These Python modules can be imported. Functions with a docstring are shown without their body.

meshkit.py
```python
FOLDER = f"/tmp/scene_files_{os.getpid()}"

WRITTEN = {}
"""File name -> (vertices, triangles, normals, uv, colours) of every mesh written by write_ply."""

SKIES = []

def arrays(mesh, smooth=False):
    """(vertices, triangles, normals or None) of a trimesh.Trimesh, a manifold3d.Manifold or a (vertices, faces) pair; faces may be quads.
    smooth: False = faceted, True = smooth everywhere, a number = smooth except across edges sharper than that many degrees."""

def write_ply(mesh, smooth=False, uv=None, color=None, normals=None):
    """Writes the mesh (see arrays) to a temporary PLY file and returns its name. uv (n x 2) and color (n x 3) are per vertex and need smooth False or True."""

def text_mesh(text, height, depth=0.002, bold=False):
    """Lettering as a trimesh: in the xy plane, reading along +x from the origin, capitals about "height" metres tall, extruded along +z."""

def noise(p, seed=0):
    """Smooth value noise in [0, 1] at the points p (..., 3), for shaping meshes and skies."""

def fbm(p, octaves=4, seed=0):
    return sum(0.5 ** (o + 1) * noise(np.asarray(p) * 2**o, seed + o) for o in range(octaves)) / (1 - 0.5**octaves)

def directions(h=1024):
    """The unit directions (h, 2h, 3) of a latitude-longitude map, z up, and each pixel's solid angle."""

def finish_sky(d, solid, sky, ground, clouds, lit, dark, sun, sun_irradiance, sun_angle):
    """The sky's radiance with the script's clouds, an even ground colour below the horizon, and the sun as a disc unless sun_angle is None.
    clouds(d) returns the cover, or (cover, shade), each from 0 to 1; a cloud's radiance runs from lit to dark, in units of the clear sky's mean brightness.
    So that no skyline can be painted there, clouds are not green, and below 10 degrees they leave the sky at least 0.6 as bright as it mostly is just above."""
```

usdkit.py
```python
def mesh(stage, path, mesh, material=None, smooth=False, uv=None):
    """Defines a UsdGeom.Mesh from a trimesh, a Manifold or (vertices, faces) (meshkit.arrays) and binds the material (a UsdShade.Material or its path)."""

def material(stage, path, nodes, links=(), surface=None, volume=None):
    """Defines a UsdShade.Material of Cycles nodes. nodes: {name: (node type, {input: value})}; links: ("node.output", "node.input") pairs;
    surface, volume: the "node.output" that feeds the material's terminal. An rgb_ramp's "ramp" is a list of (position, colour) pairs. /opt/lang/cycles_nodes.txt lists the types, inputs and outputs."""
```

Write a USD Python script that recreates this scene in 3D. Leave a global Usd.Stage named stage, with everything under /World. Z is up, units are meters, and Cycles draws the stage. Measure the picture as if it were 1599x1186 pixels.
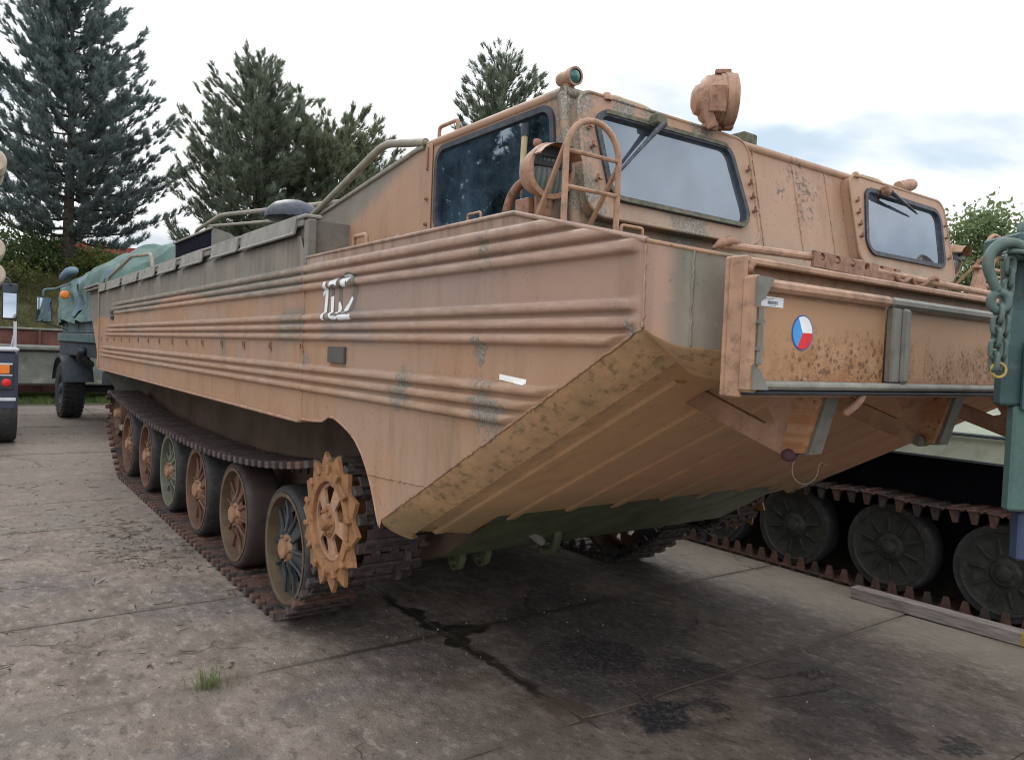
import math, random
import numpy as np
import trimesh
from shapely.geometry import Polygon, Point, LineString, box as sbox
from shapely.ops import unary_union
from shapely import affinity
from pxr import Usd, UsdGeom, UsdLux, UsdShade, Gf, Sdf, Vt
import usdkit, meshkit

random.seed(5)
RNG = np.random.default_rng(5)
PI = math.pi
stage = Usd.Stage.CreateInMemory()
UsdGeom.SetStageUpAxis(stage, UsdGeom.Tokens.z)
UsdGeom.SetStageMetersPerUnit(stage, 1.0)
world = UsdGeom.Xform.Define(stage, '/World')
stage.SetDefaultPrim(world.GetPrim())
UsdGeom.Scope.Define(stage, '/World/Looks')

# ------------------------------------------------------------------ camera
cam = UsdGeom.Camera.Define(stage, '/World/camera')
RIGHT = np.array([0.58477287, 0.81017808, 0.04064684])
DOWN = np.array([0.05034694, 0.0137623, -0.99863696])
FWD = np.array([-0.80963317, 0.58602225, -0.03274217])
CPOS = np.array([1.45, -3.18, 1.70])
mt = np.eye(4)
mt[0, :3], mt[1, :3], mt[2, :3], mt[3, :3] = RIGHT, -DOWN, -FWD, CPOS
cam.AddTransformOp().Set(Gf.Matrix4d(mt.tolist()))
cam.CreateHorizontalApertureAttr(36.0)
cam.CreateVerticalApertureAttr(36.0 * 759 / 1024)
cam.CreateFocalLengthAttr(36.0 * 1190 / 1599)
cam.CreateClippingRangeAttr(Gf.Vec2f(0.05, 5000))
cam.CreateExposureAttr(-0.28)

# ------------------------------------------------------------------ material graph helper
class Out(str):
    pass

class G:
    def __init__(s):
        s.n, s.l, s.k = {}, [], 0
    def add(s, kind, out, **inp):
        s.k += 1
        name = 'n%d' % s.k
        vals = {}
        for k, v in inp.items():
            if isinstance(v, Out):
                s.l.append((str(v), name + '.' + k))
            elif v is not None:
                vals[k] = v
        s.n[name] = (kind, vals)
        return Out(name + '.' + out)
    def pos(s):
        return s.add('geometry', 'position')
    def sep(s, v):
        a = s.add('separate_xyz', 'x', vector=v)
        b = a.split('.')[0]
        return a, Out(b + '.y'), Out(b + '.z')
    def m(s, op, a, b=None, c=None, clamp=False):
        return s.add('math', 'value', math_type=op, value1=a, value2=b, value3=c, use_clamp=clamp)
    def mp(s, v, scale=(1, 1, 1), loc=(0, 0, 0)):
        return s.add('mapping', 'vector', vector=v, scale=scale, location=loc)
    def noise(s, v, scale, detail=4.0, rough=0.55, dist=0.0, color=False):
        return s.add('noise_texture', 'color' if color else 'fac', vector=v, scale=scale, detail=detail, roughness=rough, distortion=dist)
    def vor(s, v, scale, feature='f1', out='distance', rnd=1.0):
        return s.add('voronoi_texture', out, vector=v, scale=scale, feature=feature, randomness=rnd)
    def rng(s, v, a, b, c=0.0, d=1.0, smooth=False):
        return s.add('map_range', 'result', value=v, from_min=a, from_max=b, to_min=c, to_max=d, clamp=True, range_type='smoothstep' if smooth else 'linear')
    def mix(s, f, a, b, t='mix'):
        return s.add('mix', 'color', mix_type=t, fac=f, color1=a, color2=b)
    def ramp(s, f, stops):
        return s.add('rgb_ramp', 'color', fac=f, ramp=stops)
    def bump(s, h, strength=0.3, dist=0.01, normal=None):
        return s.add('bump', 'normal', height=h, strength=strength, distance=dist, normal=normal)
    def bsdf(s, **k):
        return s.add('principled_bsdf', 'BSDF', **k)
    def done(s, name, surf, volume=None):
        return usdkit.material(stage, '/World/Looks/' + name, s.n, s.l, surface=surf, volume=volume)

M = {}

# ------------------------------------------------------------------ sky and sun
SUN_DIR = np.array([-0.72, 0.06, 0.70])
SUN_DIR /= np.linalg.norm(SUN_DIR)
g = G()
d = g.add('texture_coordinate', 'generated')
sky = g.add('sky_texture', 'color', sky_type='single_scattering', sun_disc=False, sun_elevation=float(math.asin(SUN_DIR[2])), sun_rotation=float(math.atan2(SUN_DIR[0], SUN_DIR[1])), vector=d)
dx, dy, dz = g.sep(d)
den = g.m('add', g.m('maximum', dz, 0.0), 0.16)
OX, OY = 11.0, 9.4
pv = g.add('combine_xyz', 'vector', x=g.m('divide', dx, den), y=g.m('divide', dy, den), z=0.0)
c1 = g.noise(pv, 0.75, 6.0, 0.5, 0.3)
c2 = g.noise(g.mp(pv, (1, 1, 1), (OX, OY, 0)), 0.9, 5.0, 0.5, 0.2)
cover = g.rng(c1, 0.36, 0.50, 0.0, 1.0, True)
shade = g.rng(c2, 0.47, 0.68, 0.0, 1.0, True)
CL = 15.0

cloud = g.mix(shade, (1.0 * CL, 1.0 * CL, 1.02 * CL), (0.50 * CL, 0.57 * CL, 0.66 * CL))
lift = g.m('multiply_add', g.m('maximum', dz, 0.0), 0.95, 0.80)
cloud = g.mix(1.0, cloud, g.add('combine_xyz', 'vector', x=lift, y=lift, z=lift), 'multiply')
blue = g.mix(0.85, sky, (8.6, 10.4, 12.0))
skyc = g.mix(cover, blue, cloud)
bg = g.add('background_shader', 'background', color=skyc, strength=0.1)
dome_mat = g.done('sky_material', bg)
dome = UsdLux.DomeLight.Define(stage, '/World/sky')
UsdShade.MaterialBindingAPI.Apply(dome.GetPrim()).Bind(dome_mat)
dome.GetPrim().SetCustomDataByKey('kind', 'structure')
sun = UsdLux.DistantLight.Define(stage, '/World/sun')
sun.CreateIntensityAttr(0.3)
sun.CreateNormalizeAttr(True)
sun.CreateAngleAttr(18.0)
sun.CreateColorAttr(Gf.Vec3f(1.0, 0.96, 0.9))
zax = SUN_DIR
xax = np.cross([0, 0, 1], zax); xax /= np.linalg.norm(xax)
yax = np.cross(zax, xax)
ms = np.eye(4); ms[0, :3], ms[1, :3], ms[2, :3] = xax, yax, zax
sun.AddTransformOp().Set(Gf.Matrix4d(ms.tolist()))

# ------------------------------------------------------------------ materials
def plain(name, col, rough=0.6, metal=0.0, var=0.15, scale=6.0, bump=0.15, spec=0.35, dirt=None):
    g = G(); p = g.pos()
    n = g.noise(p, scale, 6.0, 0.6)
    lo = tuple(c * (1 - var) for c in col); hi = tuple(min(c * (1 + var), 0.95) for c in col)
    c = g.ramp(n, [(0.3, lo), (0.7, hi)])
    if dirt:
        k = g.rng(g.noise(p, scale * 2.3, 6.0, 0.65), 0.52, 0.66)
        c = g.mix(g.m('multiply', k, dirt[1]), c, dirt[0])
    f = g.noise(p, scale * 22, 3.0, 0.6)
    b = g.bump(f, bump, 0.004)
    M[name] = g.done(name, g.bsdf(base_color=c, roughness=g.rng(n, 0.3, 0.7, rough + 0.08, rough - 0.08), metallic=metal, specular_ior_level=spec, normal=b))

TAN = (0.300, 0.171, 0.101)
PINK = (0.32, 0.20, 0.145)
GREY = (0.150, 0.142, 0.120)

def boxmask(g, v, lo, hi, soft):
    return g.m('multiply', g.rng(v, lo - soft, lo + soft, 0, 1, True), g.rng(v, hi - soft, hi + soft, 1, 0, True))

def weather(g, p, c, streak=0.5, spots=0.6, rust=0.0, moss=None):
    """streaks running down, dark flecks, rust and moss: returns colour"""
    s = g.noise(g.mp(p, (5, 5, 0.75)), 1.6, 8.0, 0.68)
    c = g.mix(g.m('multiply', g.rng(s, 0.50, 0.72), 0.52 * streak), c, (0.13, 0.075, 0.045))
    pale = g.noise(g.mp(p, (2, 2, 1.2), (3, 1, 5)), 1.4, 5.0, 0.6)
    c = g.mix(g.m('multiply', g.rng(pale, 0.52, 0.75), 0.30), c, (0.37, 0.25, 0.18))
    chn = g.noise(g.mp(p, (1, 1, 1.4), (5, 5, 5)), 9.0, 9.0, 0.78)
    c = g.mix(g.rng(chn, 0.615, 0.635, 0, 0.55 * spots + 0.15), c, (0.235, 0.195, 0.17))
    c = g.mix(g.rng(chn, 0.665, 0.68, 0, 0.8), c, (0.085, 0.045, 0.03))
    v = g.vor(p, 34.0)
    gate = g.rng(g.noise(p, 2.6, 3.0), 0.46, 0.62)
    c = g.mix(g.m('multiply', g.m('multiply', g.rng(v, 0.10, 0.20, 1, 0), gate), 0.75 * spots), c, (0.06, 0.04, 0.03))
    f = g.noise(p, 55.0, 5.0, 0.7)
    c = g.mix(g.rng(f, 0.60, 0.78, 0, 0.35 * spots + 0.05), c, (0.09, 0.06, 0.045))
    return c

def lichen(g, p, c, centers):
    tot = None
    wl = g.m('subtract', g.noise(p, 11.0, 5.0, 0.7), 0.5)
    for (x, y, z, r) in centers:
        dd = g.add('vector_math', 'value', math_type='distance', vector1=p, vector2=(x, y, z))
        dd = g.m('multiply_add', wl, 0.30, dd)
        k = g.rng(dd, r * 0.25, r, 1, 0, True)
        tot = k if tot is None else g.m('maximum', tot, k)
    n = g.noise(p, 46.0, 5.0, 0.65)
    fine = g.noise(p, 120.0, 3.0, 0.6)
    th = g.m('multiply_add', tot, 0.30, n)
    k = g.m('multiply', g.rng(th, 0.74, 0.79), g.rng(tot, 0.02, 0.2))
    lc = g.ramp(fine, [(0.35, (0.10, 0.092, 0.072)), (0.55, (0.235, 0.212, 0.175)), (0.7, (0.37, 0.335, 0.285))])
    halo = g.m('multiply', g.rng(th, 0.60, 0.70), g.m('multiply', tot, 0.75))
    c = g.mix(halo, c, (0.13, 0.12, 0.095))
    return g.mix(k, c, lc), k

# painted hull with faded camouflage
def hull_paint(name, mode):
    g = G(); p = g.pos(); x, y, z = g.sep(p)
    wob = g.m('subtract', g.noise(p, 1.7, 4.0, 0.6), 0.5)
    wob2 = g.m('subtract', g.noise(p, 9.0, 4.0, 0.65), 0.5)
    zz = g.m('add', z, g.m('multiply_add', wob2, 0.05, g.m('multiply', wob, 0.18)))
    xx = g.m('add', x, g.m('multiply_add', wob2, 0.05, g.m('multiply', wob, 0.15)))
    c = g.mix(g.rng(g.noise(p, 0.9, 4.0, 0.55), 0.35, 0.65), TAN, (0.340, 0.197, 0.119))
    c = g.mix(g.m('multiply', g.rng(g.noise(g.mp(p, (1, 1, 1.5), (2, 0, 4)), 1.1, 5.0, 0.6), 0.46, 0.62, 0, 1, True), 0.42), c, (0.265, 0.20, 0.16))
    if mode == 'side':
        # front upper half carries a thin mauve overspray
        k = g.m('multiply', g.rng(xx, -2.5, -2.35, 0, 1, True), g.rng(zz, 1.70, 1.84, 0, 1, True))
        c = g.mix(g.m('multiply', k, 0.85), c, (0.30, 0.195, 0.15))
        k = g.m('multiply', boxmask(g, xx, -2.35, -0.75, 0.25), boxmask(g, zz, 1.86, 2.05, 0.05))
        c = g.mix(g.m('multiply', k, 0.55), c, (0.245, 0.185, 0.155))
        k = g.m('multiply', boxmask(g, xx, -2.36, -1.75, 0.10), boxmask(g, zz, 1.73, 1.89, 0.02))
        c = g.mix(g.m('multiply', k, 0.75), c, (0.195, 0.165, 0.145))
        k = g.m('multiply', boxmask(g, xx, -3.02, -2.64, 0.02), boxmask(g, zz, 1.72, 1.90, 0.03))
        c = g.mix(g.m('multiply', k, 0.8), c, GREY)
        k = g.m('multiply', boxmask(g, xx, -4.30, -4.16, 0.02), boxmask(g, zz, 1.60, 1.79, 0.04))
        c = g.mix(g.m('multiply', k, 0.75), c, GREY)
        k = g.m('multiply', boxmask(g, xx, -8.2, -7.6, 0.04), boxmask(g, zz, 1.80, 1.86, 0.02))
        c = g.mix(g.m('multiply', k, 0.6), c, GREY)
        # grey rear upper half
        hump = g.m('multiply', boxmask(g, x, -6.4, -4.7, 0.7), 0.10)
        lim = g.m('add', 2.0, hump)
        k = g.m('multiply', g.rng(g.m('subtract', zz, lim), -0.02, 0.02, 0, 1, True), g.rng(xx, -2.72, -2.55, 1, 0, True))
        c = g.mix(g.m('multiply', k, 0.95), c, GREY)
        k = g.m('multiply', boxmask(g, xx, -2.72, -2.35, 0.06), g.rng(zz, 2.04, 2.10, 0, 1, True))
        c = g.mix(g.m('multiply', k, 0.45), c, (0.30, 0.275, 0.24))
        k = g.rng(x, -10.4, -10.5, 0, 1, True)
        c = g.mix(g.m('multiply', g.m('multiply', k, g.rng(z, 1.86, 1.96)), 0.9), c, GREY)
        # bow corner
        k = g.rng(xx, -0.01, 0.07, 0, 1, True)
        c = g.mix(g.m('multiply', k, 0.6), c, (0.17, 0.145, 0.118))
        k = boxmask(g, xx, 0.03, 0.16, 0.03)
        c = g.mix(g.m('multiply', k, 0.85), c, (0.125, 0.115, 0.090))
        k = g.m('multiply', boxmask(g, xx, 0.07, 0.10, 0.025), g.rng(g.noise(g.mp(p, (14, 14, 4)), 1.6, 5.0, 0.7), 0.38, 0.6))
        c = g.mix(g.m('multiply', k, 0.8), c, (0.20, 0.205, 0.155))
        # algae streaks low on the bow flank
        k = g.m('multiply', g.rng(xx, -1.7, -1.0, 0, 1, True), g.rng(z, 1.15, 1.7, 1, 0, True))
        n = g.noise(g.mp(p, (5, 5, 1.2)), 2.0, 5.0, 0.6)
        c = g.mix(g.m('multiply', g.m('multiply', k, g.rng(n, 0.42, 0.64)), 0.75), c, (0.165, 0.12, 0.048))
        cs = [(-0.86, -1.65, 2.06, 0.09), (-0.84, -1.65, 2.15, 0.06), (-0.80, -1.65, 1.50, 0.15), (-0.86, -1.65, 1.73, 0.07), (-1.45, -1.65, 1.54, 0.14), (-2.6, -1.65, 1.62, 0.08), (-0.10, -1.66, 1.78, 0.05)]
    elif mode == 'cab':
        dg = g.m('subtract', zz, g.m('multiply_add', x, 0.33, 3.2575))
        k = g.m('multiply', g.rng(dg, -0.05, 0.06, 0, 1, True), g.rng(x, -1.75, -1.78, 0, 1))
        c = g.mix(0.25, c, PINK)
        c = g.mix(g.m('multiply', k, 0.9), c, GREY)
        for (cy_, cz_, cr_) in ((0.0, 2.62, 0.10), (0.10, 2.53, 0.12), (0.05, 2.42, 0.09), (-0.12, 2.50, 0.07)):
            dd = g.add('vector_math', 'value', math_type='distance', vector1=p, vector2=(-0.72, cy_, cz_))
            dd = g.m('multiply_add', g.m('subtract', g.noise(p, 14.0, 4.0, 0.7), 0.5), 0.22, dd)
            k = g.m('multiply', g.rng(dd, cr_ * 0.4, cr_, 1, 0, True), g.rng(g.noise(p, 40.0, 5.0, 0.65), 0.50, 0.58))
            c = g.mix(g.m('multiply', k, 0.85), c, (0.075, 0.06, 0.052))
        k = g.m('multiply', g.rng(z, 2.30, 2.22, 0, 1, True), g.rng(x, -0.80, -0.72, 0, 1))
        c = g.mix(g.m('multiply', k, g.rng(g.noise(p, 16.0, 5.0, 0.7), 0.35, 0.6, 0, 0.6)), c, (0.25, 0.225, 0.165))
        cs = [(-0.75, -1.40, 2.62, 0.17), (-0.72, -1.41, 2.48, 0.16), (-0.68, -1.41, 2.30, 0.17), (-0.66, -1.3, 2.2, 0.12), (-0.70, -1.15, 2.67, 0.09), (-0.72, -0.97, 2.67, 0.12), (-0.72, -0.70, 2.66, 0.10), (-0.66, -0.85, 2.22, 0.20), ]
    else:
        cs = [(-0.3, -0.9, 2.09, 0.5), (-0.2, 0.3, 2.07, 0.5)]
    c = weather(g, p, c, 0.85 if mode == 'side' else 0.8, 0.55 if mode == 'side' else 0.8)
    if mode == 'side':
        k = g.m('multiply', g.rng(y, -1.660, -1.667, 0, 1, True), g.rng(g.noise(g.mp(p, (3, 3, 20)), 2.0, 6.0, 0.7), 0.42, 0.62, 0, 0.5))
        c = g.mix(k, c, (0.44, 0.31, 0.235))
        # drip marks from the deck edge
        n = g.noise(g.mp(p, (22, 22, 1.0)), 1.0, 4.0, 0.6)
        k = g.m('multiply', g.rng(n, 0.45, 0.62), g.rng(z, 2.08, 2.17, 0, 1, True))
        c = g.mix(g.m('multiply', k, 0.5), c, (0.10, 0.075, 0.055))
    if mode == 'deck':
        n = g.noise(p, 24.0, 6.0, 0.7)
        c = g.mix(g.rng(n, 0.44, 0.60, 0, 0.8), c, (0.16, 0.15, 0.09))
    c, lk = lichen(g, p, c, cs)
    h = g.m('add', g.m('multiply', g.noise(p, 60.0, 4.0, 0.6), 0.35), g.m('multiply', lk, 1.0))
    h = g.m('add', h, g.m('multiply', g.noise(p, 4.0, 3.0), 1.3))
    nb = g.bump(h, 0.35, 0.006)
    r = g.rng(g.noise(p, 5.0, 5.0, 0.6), 0.3, 0.7, 0.42, 0.66)
    M[name] = g.done(name, g.bsdf(base_color=c, roughness=r, specular_ior_level=0.4, normal=nb))

hull_paint('hull_paint', 'side')
hull_paint('cab_paint', 'cab')
hull_paint('deck_paint', 'deck')

# bow board: tan sheet eaten by rust spots
g = G(); p = g.pos(); x, y, z = g.sep(p)
c = g.mix(g.noise(p, 3.0, 4.0), (0.345, 0.195, 0.105), (0.40, 0.225, 0.12))
zone = g.m('multiply', g.rng(g.m('add', z, g.m('multiply', g.noise(p, 6.0, 3.0), 0.12)), 1.79, 1.89, 1, 0, True), g.rng(g.noise(g.mp(p, (1, 1, 0.5)), 3.6, 4.0, 0.6), 0.36, 0.50))
sp = g.vor(p, 95.0); sp2 = g.vor(g.mp(p, (1, 1, 1), (3, 3, 3)), 45.0)
stain = g.m('multiply', zone, g.rng(g.noise(p, 16.0, 5.0, 0.65), 0.40, 0.62))
c = g.mix(g.m('multiply', stain, 0.9), c, (0.25, 0.115, 0.04))
c = g.mix(g.m('multiply', g.m('multiply', g.m('multiply', zone, g.rng(g.noise(p, 14.0, 3.0), 0.42, 0.55)), g.rng(sp, 0.22, 0.42, 1, 0)), 0.85), c, (0.13, 0.055, 0.025))
c = g.mix(g.m('multiply', g.m('multiply', zone, g.rng(sp2, 0.24, 0.44, 1, 0)), 0.85), c, (0.10, 0.045, 0.02))
c = g.mix(g.m('multiply', g.rng(z, 1.66, 1.70, 1, 0, True), g.rng(g.noise(g.mp(p, (1, 6, 20)), 2.0, 4.0), 0.42, 0.6)), c, (0.28, 0.12, 0.05))
nb = g.bump(g.m('add', g.noise(p, 50.0, 4.0), g.m('multiply', zone, g.rng(sp, 0.1, 0.4))), 0.3, 0.004)
M['board_rust'] = g.done('board_rust', g.bsdf(base_color=c, roughness=0.55, specular_ior_level=0.4, normal=nb))

# bow underside: ochre paint going brown towards port, moss along the bilge
g = G(); p = g.pos(); x, y, z = g.sep(p)
c = g.mix(g.rng(y, -1.5, 0.4, 0, 1, True), (0.52, 0.315, 0.165), (0.43, 0.22, 0.13))
moss = g.m('multiply', g.rng(y, -1.36, -1.52, 0, 1, True), g.rng(g.noise(g.mp(p, (4, 4, 4)), 2.4, 6.0, 0.7), 0.40, 0.62))
c = g.mix(g.m('multiply', moss, 0.35), c, (0.19, 0.14, 0.07))
m2 = g.m('multiply', g.rng(y, -1.40, -1.5, 0, 1, True), g.rng(g.noise(g.mp(p, (16, 16, 2.2)), 1.6, 5.0, 0.65), 0.52, 0.64))
c = g.mix(g.m('multiply', m2, 0.60), c, (0.075, 0.078, 0.028))
low = g.rng(g.m('add', z, g.m('multiply', g.noise(p, 4.0, 4.0), 0.2)), 1.0, 1.25, 1, 0, True)
c = g.mix(g.m('multiply', low, 0.55), c, (0.17, 0.14, 0.06))
c = weather(g, p, c, 0.5, 0.6)
nb = g.bump(g.noise(p, 40.0, 5.0, 0.65), 0.3, 0.006)
M['underside_paint'] = g.done('underside_paint', g.bsdf(base_color=c, roughness=0.6, normal=nb))

plain('keel_green', (0.052, 0.060, 0.030), 0.45, 0, 0.45, 5.0, 0.3, 0.5, dirt=((0.05, 0.045, 0.03), 0.7))
plain('fitting_tan', (0.335, 0.195, 0.125), 0.55, 0, 0.22, 14.0, 0.3, 0.4, dirt=((0.15, 0.085, 0.055), 0.6))
plain('fitting_rusty', (0.245, 0.13, 0.085), 0.62, 0, 0.35, 16.0, 0.4, 0.3, dirt=((0.10, 0.05, 0.03), 0.8))
plain('rail_green_grey', (0.215, 0.195, 0.15), 0.55, 0, 0.2, 10.0, 0.2, 0.4, dirt=((0.12, 0.10, 0.07), 0.5))
plain('grey_paint', (0.15, 0.142, 0.122), 0.5, 0, 0.2, 7.0, 0.2, 0.4, dirt=((0.09, 0.08, 0.06), 0.6))
plain('pale_grey_edge', (0.225, 0.21, 0.18), 0.5, 0, 0.2, 9.0, 0.2, 0.4, dirt=((0.12, 0.10, 0.07), 0.6))
plain('dark_hull', (0.10, 0.065, 0.045), 0.7, 0, 0.3, 3.0, 0.3, 0.3)
plain('rim_grey', (0.185, 0.175, 0.15), 0.5, 0, 0.2, 9.0, 0.2, 0.4, dirt=((0.10, 0.09, 0.065), 0.6))
plain('sprocket_tan', (0.235, 0.115, 0.050), 0.5, 0, 0.2, 9.0, 0.25, 0.4, dirt=((0.11, 0.05, 0.03), 0.75))
plain('wheel_tan', (0.115, 0.060, 0.038), 0.6, 0, 0.3, 8.0, 0.3, 0.35, dirt=((0.10, 0.07, 0.05), 0.8))
plain('wheel_sand', (0.090, 0.060, 0.035), 0.6, 0, 0.3, 8.0, 0.3, 0.35, dirt=((0.10, 0.075, 0.045), 0.8))
plain('wheel_pale', (0.105, 0.105, 0.080), 0.6, 0, 0.25, 8.0, 0.3, 0.35, dirt=((0.12, 0.12, 0.08), 0.7))
plain('wheel_grey', (0.032, 0.036, 0.038), 0.5, 0.1, 0.3, 8.0, 0.3, 0.45, dirt=((0.05, 0.05, 0.045), 0.7))
plain('hub_tan', (0.24, 0.130, 0.072), 0.5, 0, 0.2, 12.0, 0.25, 0.4, dirt=((0.2, 0.11, 0.06), 0.5))
plain('tyre_rubber', (0.019, 0.019, 0.020), 0.6, 0, 0.35, 9.0, 0.4, 0.45, dirt=((0.07, 0.06, 0.05), 0.6))
plain('tyre_brown', (0.040, 0.027, 0.024), 0.65, 0, 0.35, 9.0, 0.4, 0.35, dirt=((0.03, 0.025, 0.025), 0.6))
plain('track_rust', (0.105, 0.055, 0.042), 0.55, 0.25, 0.4, 18.0, 0.6, 0.5, dirt=((0.045, 0.035, 0.032), 0.8))
plain('track_dark', (0.052, 0.042, 0.040), 0.5, 0.4, 0.45, 18.0, 0.6, 0.5, dirt=((0.12, 0.07, 0.05), 0.5))
plain('track_bare', (0.085, 0.065, 0.06), 0.45, 0.5, 0.4, 18.0, 0.5, 0.5, dirt=((0.05, 0.03, 0.025), 0.7))
plain('gasket_rubber', (0.022, 0.026, 0.034), 0.5, 0, 0.4, 20.0, 0.3, 0.4, dirt=((0.09, 0.095, 0.085), 0.4))
plain('gasket_moss', (0.125, 0.12, 0.09), 0.8, 0, 0.5, 30.0, 0.8, 0.2, dirt=((0.15, 0.15, 0.09), 0.8))
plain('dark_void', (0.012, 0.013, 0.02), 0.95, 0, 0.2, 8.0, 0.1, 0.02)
plain('black_metal', (0.016, 0.018, 0.026), 0.45, 0, 0.3, 8.0, 0.2, 0.5)
plain('blue_black_paint', (0.010, 0.015, 0.028), 0.45, 0, 0.35, 10.0, 0.15, 0.6, dirt=((0.09, 0.10, 0.11), 0.4))
plain('white_paint', (0.78, 0.79, 0.80), 0.5, 0, 0.06, 20.0, 0.1, 0.3, dirt=((0.5, 0.47, 0.43), 0.3))
plain('recess_dark', (0.075, 0.065, 0.06), 0.6)
plain('digit_grey', (0.13, 0.122, 0.105), 0.55, 0, 0.15, 14.0, 0.2, 0.3)
plain('tape_white', (0.80, 0.79, 0.76), 0.5, 0, 0.04, 9.0, 0.1)
plain('label_white', (0.74, 0.76, 0.80), 0.4, 0, 0.03, 9.0, 0.05)
plain('label_ink', (0.05, 0.06, 0.09), 0.5, 0, 0.05)
plain('roundel_blue', (0.05, 0.27, 0.62), 0.45, 0, 0.08, 20.0, 0.1)
plain('roundel_dark_blue', (0.035, 0.08, 0.30), 0.45, 0, 0.08, 20.0, 0.1)
plain('roundel_red', (0.62, 0.02, 0.025), 0.45, 0, 0.08, 20.0, 0.1)
plain('canvas_green', (0.125, 0.19, 0.172), 0.8, 0, 0.22, 3.0, 0.4, 0.2, dirt=((0.12, 0.18, 0.17), 0.6))
plain('skirt_green', (0.070, 0.125, 0.112), 0.7, 0, 0.2, 6.0, 0.4, 0.25, dirt=((0.05, 0.09, 0.085), 0.6))
plain('skirt_blue', (0.04, 0.055, 0.10), 0.7, 0, 0.2, 6.0, 0.3, 0.25)
plain('canvas_blue', (0.125, 0.175, 0.215), 0.8, 0, 0.25, 3.0, 0.4, 0.2)
plain('truck_dark', (0.035, 0.045, 0.055), 0.5, 0, 0.3, 5.0, 0.2, 0.4)
plain('truck_blue_green', (0.085, 0.135, 0.145), 0.5, 0, 0.2, 5.0, 0.2, 0.4, dirt=((0.05, 0.06, 0.06), 0.5))
plain('navy_paint', (0.030, 0.036, 0.058), 0.4, 0, 0.2, 5.0, 0.1, 0.5)
plain('grey_white_trim', (0.55, 0.56, 0.60), 0.45, 0, 0.1, 9.0, 0.1)
plain('lamp_orange', (0.75, 0.20, 0.03), 0.3, 0, 0.1, 30.0, 0.3, 0.5)
plain('lamp_red', (0.62, 0.02, 0.02), 0.3, 0, 0.1, 30.0, 0.3, 0.5)
plain('beige_canvas', (0.42, 0.35, 0.27), 0.85, 0, 0.2, 9.0, 0.5, 0.2)
plain('post_green', (0.036, 0.075, 0.075), 0.5, 0, 0.2, 8.0, 0.25, 0.45, dirt=((0.09, 0.13, 0.12), 0.5))
plain('chain_green', (0.075, 0.115, 0.105), 0.45, 0.2, 0.3, 20.0, 0.3, 0.5, dirt=((0.12, 0.09, 0.06), 0.5))
plain('ring_yellow', (0.38, 0.27, 0.08), 0.5, 0.2, 0.2, 20.0, 0.3, 0.5)
plain('pontoon_grey', (0.16, 0.165, 0.14), 0.75, 0, 0.3, 2.0, 0.4, 0.2, dirt=((0.33, 0.32, 0.27), 0.5))
plain('rusty_brown', (0.13, 0.055, 0.045), 0.75, 0, 0.35, 2.5, 0.4, 0.2)
plain('pale_green_paint', (0.34, 0.38, 0.30), 0.55, 0, 0.12, 4.0, 0.15, 0.35, dirt=((0.22, 0.24, 0.18), 0.5))
plain('neighbour_green', (0.022, 0.024, 0.020), 0.6, 0, 0.4, 9.0, 0.4, 0.35, dirt=((0.05, 0.045, 0.04), 0.8))
plain('red_paint', (0.26, 0.035, 0.036), 0.5, 0, 0.15, 4.0, 0.1)
plain('wall_white', (0.55, 0.55, 0.54), 0.7, 0, 0.1, 1.0, 0.1)
plain('roof_brown', (0.10, 0.055, 0.05), 0.8, 0, 0.2, 1.0, 0.2)
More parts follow.
